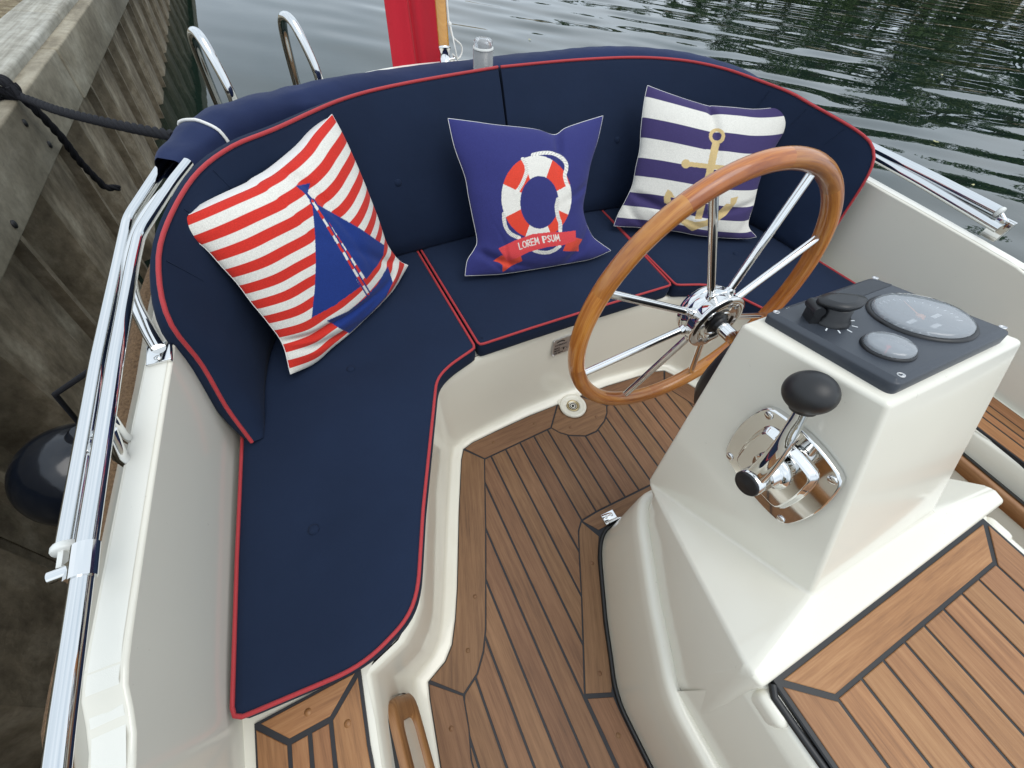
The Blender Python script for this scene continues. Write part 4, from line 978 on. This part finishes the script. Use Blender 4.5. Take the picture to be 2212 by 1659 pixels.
def print2(X, Y, u, v):
    c = np.empty(X.shape + (3,)); c[:] = NAV
    ox, oy = 885, 860; xo, yo = (X - ox) / 315, (Y - oy) / 372; xi, yi = (X - 912) / 172, (Y - 906) / 234
    ring = (xo ** 2 + yo ** 2 < 1) & (xi ** 2 + yi ** 2 > 1)
    ang = np.degrees(np.arctan2((Y - 890) / 1.15, X - 900)) % 90
    mask(c, ring, WHT); mask(c, ring & (ang > 22) & (ang < 66), ORG_)
    # rope
    ropes = [[(850, 482), (925, 465), (1000, 462), (1065, 478), (1115, 510), (1150, 560), (1152, 610), (1138, 660), (1150, 720), (1172, 770)], [(760, 520), (785, 560), (797, 610), (785, 670), (750, 750), (712, 808)], [(592, 1010), (596, 1080), (615, 1140), (655, 1190), (730, 1225)], [(1078, 878), (1066, 950), (1078, 1030), (1098, 1090), (1100, 1160)], [(868, 1340), (920, 1356), (990, 1358), (1050, 1335), (1095, 1300)]]
    for pts in ropes:
        pts = [tuple(p[:2]) for p in spline([V(x, y, 0) for x, y in pts], 40)]; d = line_d(X, Y, pts)
        mask(c, d < 17, WHT * 1.06)
        cum = 0
        for p, q in zip(pts[::2][:-1], pts[::2][1:]):
            dx, dy = q[0] - p[0], q[1] - p[1]; L = math.hypot(dx, dy); nx, ny = -dy / L, dx / L
            dd, _ = seg_d(X, Y, (p[0] + nx * 14 - dx * .3, p[1] + ny * 14 - dy * .3), (p[0] - nx * 14 + dx * .3, p[1] - ny * 14 + dy * .3)); mask(c, dd < 2.6, WHT * .55)
    mask(c, in_poly(X, Y, [(485, 1447), (560, 1392), (740, 1380), (757, 1440), (640, 1500), (570, 1556), (572, 1485), (540, 1462)]), ORG_ * V(.95, 1.2, 1.2))
    mask(c, in_poly(X, Y, [(1125, 1345), (1155, 1270), (1245, 1225), (1306, 1245), (1272, 1300), (1272, 1358)]), ORG_ * V(.95, 1.2, 1.2))
    top = [(540, 1325), (690, 1250), (850, 1190), (1000, 1172), (1130, 1172), (1240, 1160)]; bt = [(1243, 1250), (1130, 1290), (980, 1308), (820, 1352), (700, 1415), (620, 1446)]
    mask(c, in_poly(X, Y, top + bt), V(.66, .062, .068))
    p0, p1 = V(735, 1330), V(1108, 1250); d = (p1 - p0) / np.linalg.norm(p1 - p0); w = V(-d[1], d[0])
    wd = {'I': .26, 'M': .92, 'O': .92, ' ': .5}; txt = 'LOREM IPSUM'; tot = sum(wd.get(ch, .74) for ch in txt); x0 = 0; sc = np.linalg.norm(p1 - p0) / tot; hgt = 58
    for ch in txt:
        for st in LET.get(ch, []):
            bow = lambda x: -16 * math.sin(math.pi * (x / tot))
            pts = [p0 + d * (x0 + px_) * sc + w * ((py_ - 1) * hgt + bow(x0 + px_)) for px_, py_ in st]
            mask(c, line_d(X, Y, [tuple(p) for p in pts]) < 4.6, WHT)
        x0 += wd.get(ch, .74)
    return c
def print3(X, Y, u, v):
    c = np.empty(X.shape + (3,)); c[:] = WHT
    bd = [0, .072, .205, .34, .475, .605, .725, .83, .93, 1.01]
    for a, b in zip(bd[0::2], bd[1::2]): mask(c, (v >= a) & (v < b), PUR)
    d = np.hypot(X - 1085, Y - 588); mask(c, (d < 76) & (d > 43), GOLD)
    mask(c, in_poly(X, Y, [(1042, 640), (1112, 655), (1055, 930), (945, 1370), (880, 1370), (985, 930)]), GOLD)
    d, t = seg_d(X, Y, (795, 848), (1330, 905)); mask(c, d < 22 - 0 * t, GOLD)
    for q in ((795, 848), (1330, 905)): mask(c, np.hypot(X - q[0], Y - q[1]) < 42, GOLD)
    mask(c, in_poly(X, Y, [(625, 1085), (665, 1115), (692, 1162), (650, 1165), (665, 1220), (720, 1310), (790, 1370), (885, 1400), (980, 1385), (1090, 1310), (1180, 1220), (1215, 1225), (1220, 1170), (1290, 1155), (1270, 1215), (1180, 1330), (1060, 1420), (940, 1455), (850, 1492), (760, 1420), (680, 1350), (615, 1225), (590, 1215), (588, 1160)]), GOLD)
    return c
P1 = dict(T=[(-0.946,0.962,0.835),(-0.91,0.988,0.832),(-0.859,1.026,0.828),(-0.795,1.073,0.823),(-0.778,1.087,0.825),(-0.736,1.12,0.827),(-0.668,1.18,0.84),(-0.622,1.226,0.857),(-0.564,1.28,0.874)],
 R=[(-0.564,1.28,0.874),(-0.552,1.266,0.833),(-0.541,1.24,0.772),(-0.531,1.21,0.703),(-0.523,1.18,0.638),(-0.519,1.145,0.572),(-0.504,1.132,0.527),(-0.486,1.127,0.494),(-0.463,1.132,0.47)],
 B=[(-0.878,0.81,0.47),(-0.818,0.845,0.448),(-0.765,0.884,0.446),(-0.704,0.929,0.441),(-0.636,0.981,0.441),(-0.562,1.04,0.443),(-0.524,1.073,0.449),(-0.493,1.102,0.46),(-0.463,1.132,0.47)],
 L=[(-0.946,0.962,0.835),(-0.939,0.953,0.808),(-0.922,0.945,0.772),(-0.911,0.932,0.734),(-0.899,0.919,0.693),(-0.889,0.899,0.644),(-0.877,0.881,0.595),(-0.867,0.855,0.535),(-0.878,0.81,0.47)])
p1 = dict(T=[(60,690),(180,640),(340,570),(520,490),(560,460),(660,400),(800,275),(880,170),(980,60)], R=[(980,60),(1040,170),(1110,330),(1180,500),(1240,650),(1290,800),(1340,880),(1385,930),(1430,950)], B=[(735,1597),(880,1530),(980,1440),(1090,1350),(1200,1245),(1310,1135),(1360,1070),(1395,1010),(1430,950)], L=[(60,690),(130,770),(240,860),(330,960),(420,1060),(510,1180),(600,1290),(690,1420),(735,1597)])
P2 = dict(T=[(-0.242,1.283,0.83),(-0.166,1.267,0.819),(-0.1,1.252,0.809),(-0.011,1.234,0.798),(0.038,1.223,0.79),(0.091,1.207,0.776),(0.132,1.212,0.789),(0.192,1.213,0.799),(0.274,1.213,0.81)],
 R=[(0.274,1.213,0.81),(0.243,1.174,0.755),(0.203,1.135,0.697),(0.175,1.095,0.64),(0.153,1.063,0.595),(0.156,1.035,0.559),(0.174,1.001,0.516),(0.204,0.979,0.492),(0.241,0.957,0.468)],
 B=[(-0.306,1.016,0.468),(-0.203,0.997,0.458),(-0.146,0.989,0.455),(-0.088,0.982,0.454),(-0.027,0.975,0.453),(0.034,0.968,0.453),(0.097,0.961,0.453),(0.162,0.955,0.455),(0.241,0.957,0.468)],
 L=[(-0.242,1.283,0.83),(-0.242,1.237,0.768),(-0.231,1.186,0.703),(-0.234,1.152,0.658),(-0.236,1.114,0.607),(-0.239,1.072,0.551),(-0.256,1.057,0.529),(-0.286,1.042,0.505),(-0.306,1.016,0.468)])
p2 = dict(T=[(60,130),(300,160),(500,190),(760,215),(900,235),(1050,280),(1150,220),(1300,165),(1500,105)], R=[(1500,105),(1450,330),(1380,560),(1340,780),(1310,950),(1335,1080),(1400,1220),(1480,1290),(1575,1355)], B=[(218,1592),(500,1580),(650,1562),(800,1540),(950,1515),(1100,1490),(1250,1462),(1400,1430),(1575,1355)], L=[(60,130),(120,400),(215,670),(250,850),(290,1050),(330,1260),(300,1350),(240,1450),(218,1592)])
P3 = dict(T=[(0.494,1.284,0.856),(0.552,1.243,0.843),(0.623,1.196,0.829),(0.685,1.157,0.819),(0.699,1.151,0.82),(0.765,1.117,0.821),(0.831,1.083,0.821),(0.897,1.054,0.83),(0.956,1.033,0.844)],
 R=[(0.956,1.033,0.844),(0.959,1.014,0.819),(0.931,0.995,0.772),(0.901,0.979,0.727),(0.872,0.961,0.68),(0.849,0.931,0.621),(0.835,0.899,0.567),(0.817,0.863,0.502),(0.846,0.823,0.468)],
 B=[(0.342,1.086,0.468),(0.382,1.065,0.468),(0.419,1.047,0.469),(0.491,1.008,0.468),(0.563,0.969,0.466),(0.635,0.926,0.459),(0.709,0.887,0.457),(0.804,0.839,0.46),(0.846,0.823,0.468)],
 L=[(0.494,1.284,0.856),(0.479,1.261,0.814),(0.463,1.222,0.748),(0.454,1.188,0.693),(0.436,1.161,0.642),(0.42,1.134,0.592),(0.391,1.116,0.546),(0.362,1.102,0.505),(0.342,1.086,0.468)])
p3 = dict(T=[(415,85),(600,155),(820,230),(1010,285),(1050,285),(1250,300),(1450,315),(1650,300),(1830,262)], R=[(1830,262),(1835,360),(1745,530),(1650,690),(1560,850),(1490,1050),(1450,1230),(1395,1440),(1475,1555)], B=[(88,1448),(200,1456),(300,1460),(500,1480),(700,1500),(900,1540),(1100,1560),(1360,1570),(1475,1555)], L=[(415,85),(380,250),(350,500),(340,700),(300,880),(270,1050),(200,1200),(130,1330),(88,1448)])
ed = lambda D: (D['T'], D['R'], D['B'], D['L'])
ed2 = lambda D: tuple([(x, y, 0) for x, y in E] for E in ed(D))
pillow('red and white striped pillow with a blue sailing boat print', ed(P1), ed2(p1), (.5605, -.7223, .4051), print1, 1, [(.10, .80, .5, .06, .022, -.016), (.9, .82, .3, .3, .03, -.010), (.55, .02, .1, .5, .03, -.012), (.2, .9, .35, .1, .03, -.01), (.75, .93, .4, -.05, .03, .008)], (90, -7), .085, .75)
pillow('dark blue pillow with a life ring and ribbon print', ed(P2), ed2(p2), (-.0857, -.7941, .6017), print2, 2, [(.66, .02, .0, .25, .03, -.012), (.12, .86, .3, .12, .03, -.014), (.86, .84, .25, -.2, .03, -.014), (.72, .93, .2, -.2, .03, -.008), (.97, .45, -.2, .05, .03, -.008), (.2, .95, .15, .15, .02, -.006), (.3, .96, .1, .2, .015, -.006)], (70, -30), .065)
pillow('white and navy striped pillow with a golden anchor print', ed(P3), ed2(p3), (-.3911, -.7496, .5340), print3, 3, [(.43, .02, .1, .3, .028, -.016), (.1, .76, .4, .12, .03, -.016), (.9, .72, .4, -.12, .03, -.012), (.92, .92, .15, -.2, .03, -.010), (.12, .92, .2, .2, .03, -.010)], (79, -22), .065)

# ------------------------------------------------------------------ folded canopy: tubes, cover, cord
cov_path = spline([(-.978, 1.300, .782), (-.935, 1.37, .788), (-.855, 1.460, .796), (-.72, 1.520, .802), (-.5, 1.570, .808), (-.28, 1.612, .806), (0, 1.648, .806), (.3, 1.640, .818), (.58, 1.575, .832), (.80, 1.44, .836), (.93, 1.28, .826), (1.0, 1.12, .806)], 150)
gg = Geo(); rings = []; rg = np.random.default_rng(4); m = 150
WK = [(rg.uniform(.3, 2.6), rg.integers(1, 5) * rg.choice([-1, 1]), rg.uniform(0, 6.28)) for _ in range(16)]
def wrinkle(s, a):
    w = sum(math.sin(f * s + q * a + p) / (1 + .5 * f) for f, q, p in WK) / 5
    return (.10 * math.exp(-s / 3.5) + .028) * (1 - 2 * abs(math.tanh(2.2 * w)) ** .8 * .5 - .25)
ph = rg.uniform(0, 6.28, 12)
for i, c in enumerate(cov_path):
    t = nrm(cov_path[min(i + 1, m - 1)] - cov_path[max(i - 1, 0)]); u = nrm(np.cross(t, V(0, 0, 1))); w = np.cross(u, t); s_ = i / (m - 1)
    endk = min(1, s_ / .09, (1 - s_) / .09); rx = .043 + .024 * endk ** .7; rz = .036 + .020 * endk ** .7
    ring = []
    for a in np.linspace(0, 2 * math.pi, 40, endpoint=False):
        n1 = .014 * math.sin(7 * s_ * 6.28 + 2 * a + ph[0]) + .035 * math.sin(2.3 * s_ * 6.28 - 3 * a + ph[1]) + .028 * math.sin(23 * s_ * 6.28 + 1.5 * math.sin(a) + ph[2]) * (1 - min(1, s_ * 3)) * 2 + .010 * math.sin(31 * s_ * 6.28 - 2 * a + ph[3]) * (.3 + .7 * math.sin(5 * s_ + 1) ** 2)
        n1 += wrinkle(s_ * 14, a)
        ca, sa = math.cos(a), math.sin(a); k = 1 + n1
        ring.append(c + u * rx * k * math.copysign(abs(ca) ** .85, ca) + w * rz * k * math.copysign(abs(sa) ** .85, sa))
    rings.append(ring)
cover = thing('canopy_cover', 'dark blue canvas sleeve over the folded canopy behind the back cushions', 'canopy cover', tuple(cov_path[75]))
gg.loft(rings, True, False, False, True); mk('canvas', gg, 'canvas', cover)
for j in (5, 6, 8):
    gg = Geo(); gg.tube([rings[i][(24 + j) % 40] * 1.0 + V(0, 0, .0006) for i in range(2, 40)], .0009, 4); mk('stitching', gg, 'rope_white', cover)
gg = Geo(); k = 10
loop = [c + (c - cov_path[k]) * .06 for c in rings[k]]
gg.tube(loop, .0042, 8, closed=True)
kn0 = rings[k][26]
for q in range(3):
    cc = kn0 + V(-.01 + .012 * q, -.012, .004); gg.tube([cc + V(.014 * math.cos(a), .004 * math.sin(a), .016 * math.sin(a)) for a in np.linspace(0, 6.0, 16)], .004, 7)
solo('tie_cord', gg, 'rope_white', 'white cord knotted round the end of the blue canopy cover', 'cord', tuple(cov_path[k]))

def rail(name, label, parts, org):
    t = thing(name, label, 'rail', org)
    for nm, path, r, mat, f in parts:
        gg = Geo(); gg.tube(fillet(path, f, 9) if f else path, r, 36); mk(nm, gg, mat, t)
    return t
def bracket(t, p, d, sgn):
    p = V(*p); gg = Geo(); gg.lathe([(.0112, -.022), (.0138, -.022), (.0138, .022), (.0112, .022)], p, d, 24, smooth=False); mk('clamp', gg, 'chrome', t, bevel=0)
    gg = Geo(); q = p + V(sgn * .032, .006, -.020)
    gg.tube([q + V(-.016, 0, 0), q + V(.016, 0, 0)], .0085, 16); gg.box(p + V(sgn * .016, .003, -.010), (.016, .011, .004), (nrm(V(sgn, 0, -.6)), V(0, 1, 0), nrm(V(.6 * sgn, 0, 1)))); mk('pivot', gg, 'chrome', t)
zr = .757
tL = rail('hand_rail', 'polished steel hand rail on the quay side gunwale carrying the folded canopy tubes', [
    ('rail_tube', [(-1.095, -1.3, .765), (-1.089, .141, .778), (-1.084, .34, .778), (-1.071, .673, .778), (-1.056, .947, .778), (-1.047, 1.053, .778), (-.972, 1.206, .802), (-.93, 1.27, .815)], .0112, 'stainless', .03),
    ('canopy_tube', [(-1.1265, .375, .748), (-1.116, .716, .748), (-1.100, 1.003, .748), (-1.089, 1.176, .750), (-.996, 1.340, .788), (-.95, 1.39, .80)], .0126, 'stainless', .03)], (-1.1, .5, .70))
gg = Geo(); gg.lathe([(.0145, 0), (.0160, -.003), (.0160, -.008), (.0145, -.011), (0, -.0115)], (-1.1265, .375, .748), (.0, 1, 0), 24); gg.box((-1.1265, .348, .748), (.003, .016, .009)); mk('end_plug', gg, 'white_plastic', tL)
bracket(tL, (-1.0845, .325, .778), (.007, 1, 0), -1)
gg = Geo(); gg.tube([(-1.082, .565, .760), (-1.092, .560, .715), (-1.088, .556, .685)], .0075, 12); gg.tube([(-1.083, .540, .760), (-1.096, .522, .712), (-1.090, .512, .683)], .010, 12); mk('stanchion', gg, 'chrome', tL)
tR = rail('hand_rail', 'polished steel hand rail on the open water side gunwale with white end plug', [
    ('rail_tube', [(1.150, .33, .742), (1.160, .60, .752), (1.158, .85, .757), (1.10, 1.12, .765), (1.0, 1.32, .78)], .0128, 'stainless', .06),
    ('canopy_tube', [(1.168, .372, zr + .014), (1.175, .6, zr + .014), (1.166, .9, zr + .014), (1.09, 1.16, zr + .016), (.98, 1.36, .80)], .0155, 'stainless', .06)], (1.15, .6, .70))
gg = Geo(); gg.lathe([(.0145, 0), (.0160, -.003), (.0160, -.008), (.0145, -.011), (0, -.0115)], (1.168, .372, zr + .014), (.02, 1, 0), 24); mk('end_plug', gg, 'white_plastic', tR)
gg = Geo(); gg.box((1.160, .335, .735), (.004, .022, .030)); gg.box((1.176, .335, .735), (.004, .022, .030)); gg.tube([(1.150, .338, .757), (1.186, .338, .757)], .006, 12); gg.tube([(1.165, .36, .770), (1.166, .335, .757)], .007, 10); mk('pivot_bracket', gg, 'stainless', tR, bevel=.004)
# polished tube round the back of the cushion with its foot on the gunwale
t = thing('back_support_rail', 'curved polished steel tube behind the end of the back cushion next to the quay', 'rail', (-1.045, .745, .705))
gg = Geo(); gg.tube(spline([(-1.045, .752, .712), (-1.058, .80, .722), (-1.080, .90, .735), (-1.080, 1.0, .748), (-1.052, 1.11, .765), (-1.0, 1.22, .775), (-.93, 1.33, .78)], 40), .0125, 16); mk('tube', gg, 'chrome', t)
gg = Geo(); gg.box((-1.045, .742, .7085), (.021, .027, .004)); mk('foot_plate', gg, 'chrome', t, bevel=.002)
screw(t, (-1.046, .727, .7125), (0, 0, 1), .0062)

# boarding ladder hand holds on the transom
for nm, pts in (('first', [(-.818, 1.80, .70), (-.812, 1.80, .79), (-.828, 1.845, .895), (-.846, 1.905, .914), (-.868, 1.975, .87), (-.88, 2.01, .72), (-.882, 2.012, .60)]), ('second', [(-.528, 1.85, .70), (-.522, 1.85, .80), (-.545, 1.895, .912), (-.566, 1.950, .934), (-.582, 2.02, .885), (-.59, 2.06, .72), (-.592, 2.062, .58)])):
    gg = Geo(); gg.tube(spline(pts, 48), .0150, 16)
    solo('ladder_handle', gg, 'stainless', 'upright steel ladder handle at the stern, %s' % ('the one nearer the quay' if nm == 'first' else 'the one nearer the red flag'), 'handle', pts[0], group='stern ladder handles')

# flagstaff, flag, halyard, stern light
fs = thing('flagstaff', 'varnished wooden flagstaff in a chrome socket on the stern', 'flagstaff', (-.033, 1.88, .78))
fb = V(-.033, 1.88, .795); fd = nrm(V(.03, .12, .30)); 
gg = Geo(); gg.tube([fb + fd * .045, fb + fd * .9], .0205, 20); mk('pole', gg, 'pole_wood', fs, uvdir=fd)
gg = Geo(); gg.lathe([(.030, -.03), (.030, -.02), (.0215, -.014), (.0205, .036), (.0245, .040), (.0255, .048), (.0215, .050)], fb, fd, 28); mk('socket', gg, 'chrome', fs)
gg = Geo(); gg.tube([fb + V(.016, -.006, .01), fb + V(.032, -.008, .012)], .005, 10); gg.lathe([(0, 0), (.008, .002), (.008, .006), (0, .008)], fb + V(.03, -.008, .012), (1, 0, 0), 12); mk('socket_screw', gg, 'chrome', fs)
hp = spline([fb + fd * .5 + V(.022, -.012, 0), fb + fd * .16 + V(.022, -.014, 0), fb + fd * .112 + V(.026, -.016, 0), fb + V(.040, .01, .075), fb + V(.072, .01, .050), fb + V(.075, .01, .026), fb + V(.055, 0, .010), fb + V(.028, -.008, .028)], 50)
gg = Geo(); gg.tube(hp, .0030, 8); gg.tube(spline([fb + fd * .12 + V(.026, -.016, 0), fb + V(.040, -.006, .05), fb + V(.056, -.002, -.02)], 20), .0030, 8); gg.lathe([(0, -.010), (.007, -.004), (.007, .004), (0, .010)], fb + fd * .118 + V(.025, -.016, 0), fd, 10)
mk('halyard', gg, 'rope_white', fs)
NU, NV = 60, 50; P = np.zeros((NV, NU, 3))
for j in range(NV):
    for i in range(NU):
        a, b = i / (NU - 1), j / (NV - 1)
        # a runs across the hanging cloth, b from top to bottom
        fold = .018 * math.sin(a * 9 + b * .8) * (.4 + .6 * a) + .028 * math.exp(-((a - .62 + .10 * b) / .05) ** 2)
        base = fb + fd * .62 * (1 - b) + V(0, .045, 0)
        P[j, i] = base + V(.042 - .232 * a + .02 * a * (1 - b), .06 * a * (1 - b) + .05 + fold, -.045 * b - .02 * a * b)
gg = Geo(); gg.grid(P); gg2 = Geo(); gg.grid(P + V(0, .0016, 0), flip=True)
solo('flag', gg, 'flag_red', 'plain red flag hanging in folds from the wooden flagstaff', 'flag', tuple(fb + V(0, .06, -.03)))
lt = thing('stern_light', 'clear ribbed stern light standing behind the back cushions', 'lamp', (-.008, 1.555, .80))
gg = Geo(); lo = V(-.010, 1.558, .805); NR = 28; rings = []
for z, r in ((.0, .033), (.115, .0325)):
    rings.append([lo + V((r + .0012 * (i % 2)) * math.cos(2 * math.pi * i / (2 * NR)), (r + .0012 * (i % 2)) * math.sin(2 * math.pi * i / (2 * NR)), z) for i in range(2 * NR)])
for z, r in ((.115, .0275), (.0, .0275)): rings.append([lo + V(r * math.cos(2 * math.pi * i / (2 * NR)), r * math.sin(2 * math.pi * i / (2 * NR)), z) for i in range(2 * NR)])
gg.loft(rings, True, False, False, True); mk('lens', gg, 'light_glass', lt)
gg = Geo(); gg.lathe([(.034, .115), (.034, .1195), (.030, .121)], lo, (0, 0, 1), 32); mk('collar', gg, 'white_plastic', lt)
gg = Geo(); gg.lathe([(.0305, .121), (.0305, .137), (.026, .140), (0, .1415)], lo, (0, 0, 1), 32); mk('cap', gg, 'light_glass', lt)
gg = Geo(); gg.lathe([(.012, 0), (.012, .055), (.009, .06), (.009, .085), (0, .09)], lo, (0, 0, 1), 20); mk('bulb_holder', gg, 'white_plastic', lt)
gg = Geo(); gg.lathe([(.040, -.035), (.040, -.004), (.034, 0)], lo, (0, 0, 1), 32); mk('base', gg, 'white_plastic', lt)

# ------------------------------------------------------------------ fender and mooring rope
fd_ = thing('fender', 'round black fender hanging between the hull and the quay', 'fender', (-1.365, .77, .28))
fc = V(-1.368, .765, .395)
gg = Geo(); gg.lathe([(.118 * math.cos(a), .124 * math.sin(a)) for a in np.linspace(-math.pi / 2 + .01, math.pi / 2 - .25, 26)] + [(.026, .122), (.024, .135), (.020, .140)], fc, nrm(V(.45, .12, .75)), 40); mk('ball', gg, 'fender_black', fd_)
e0 = fc + nrm(V(.45, .12, .75)) * .15
gg = Geo(); gg.tube([e0 + .020 * (math.cos(a) * V(0, 1, 0) + math.sin(a) * nrm(V(.45, .12, .75))) for a in np.linspace(0, 6.283, 20, endpoint=False)], .0075, 10, closed=True); mk('eye', gg, 'fender_black', fd_)
gg = Geo(); gg.tube([e0 + V(.005, 0, .018), e0 + V(.05, -.03, .14), V(-1.115, .70, .752)], .005, 8); mk('lanyard', gg, 'rope_black', fd_)

Mi = M_QUAY.T @ M_BOAT
def laid_rope(gg, path, r, turns):
    P = np.array(path); n = len(P); s = np.r_[0, np.cumsum(np.linalg.norm(np.diff(P, axis=0), axis=1))]
    T = [nrm(P[min(i + 1, n - 1)] - P[max(i - 1, 0)]) for i in range(n)]; u = nrm(np.cross(T[0], V(0, 0, 1)))
    fr = []
    for i in range(n): u = nrm(u - T[i] * (u @ T[i])); fr.append((u, np.cross(T[i], u)))
    for k in range(3):
        gg.tube([P[i] + .55 * r * (math.cos(2 * math.pi * (s[i] / turns + k / 3)) * fr[i][0] + math.sin(2 * math.pi * (s[i] / turns + k / 3)) * fr[i][1]) for i in range(n)], r * .60, 8)
gg = Geo()
knot = V(-1.60, 2.28, .665); end = Mi @ V(-.955, 1.425, .815)
laid_rope(gg, spline([V(-1.75, 2.20, .70), V(-1.66, 2.25, .70), knot + V(.03, -.02, .0), knot * .66 + end * .34 + V(0, 0, -.012), knot * .33 + end * .67 + V(0, 0, -.010), end], 150), .0130, .115)
laid_rope(gg, spline([knot + V(.02, -.02, .03), knot + V(.05, -.03, -.03), knot + V(.06, .015, -.14), knot + V(.055, .06, -.25), knot + V(.065, .10, -.355), knot + V(.075, .11, -.385), knot + V(.105, .15, -.405)], 110), .0130, .115)
for q in range(3):
    cc = knot + V(-.02, .018 * q - .01, .012); laid_rope(gg, [cc + V(.036 * math.cos(a), .010 * math.sin(a * .5) + .012 * a / 6, .034 * math.sin(a)) for a in np.linspace(0, 6.6, 44)], .0120, .10)
gg.tube([V(-1.72, 2.22, .68), V(-1.66, 2.24, .672), V(-1.63, 2.27, .668)], .014, 10)
solo('mooring_rope', gg, 'rope_black', 'black laid mooring rope from the quay to the stern with a loose hanging tail', 'rope', tuple(knot), 'quay')

# small pale leaves drifting on the river
lg = Geo(); lg.loft([[V(.030 * math.cos(a) * k, .014 * math.sin(a) * k, h + .006 * math.cos(a) ** 2) for a in np.linspace(0, 2 * math.pi, 10, endpoint=False)] for k, h in ((1., 0), (.9, .002), (.3, .003))], True, True, True, True)
simple('pale_leaf', (.42, .40, .20), .6)
leaf0 = None
LEAVES = [(6.15, 1.76, 'tiny pale leaf on the river beyond the white rail end plug'), (7.2, 2.75, 'tiny pale leaf on the river level with the corner of the back cushion'), (11.93, 5.18, 'tiny pale leaf on the dark water nearest the far bank'), (3.62, 7.86, 'tiny pale leaf on the river to the right of the stern light')]
for i, (x, y, lab) in enumerate(LEAVES):
    if leaf0 is None:
        leaf0 = o = mk('floating_leaf', lg, 'pale_leaf', None, (0, 0, 0), 'world')
    else:
        o = leaf0.copy(); COL.objects.link(o)
    o.location = (x, y, WATER_Z + .012); o.rotation_euler = (0, 0, i * 1.7); o.scale = (1 + .3 * (i % 3),) * 3
    tag(o, lab, 'leaf', 'leaves floating on the river')
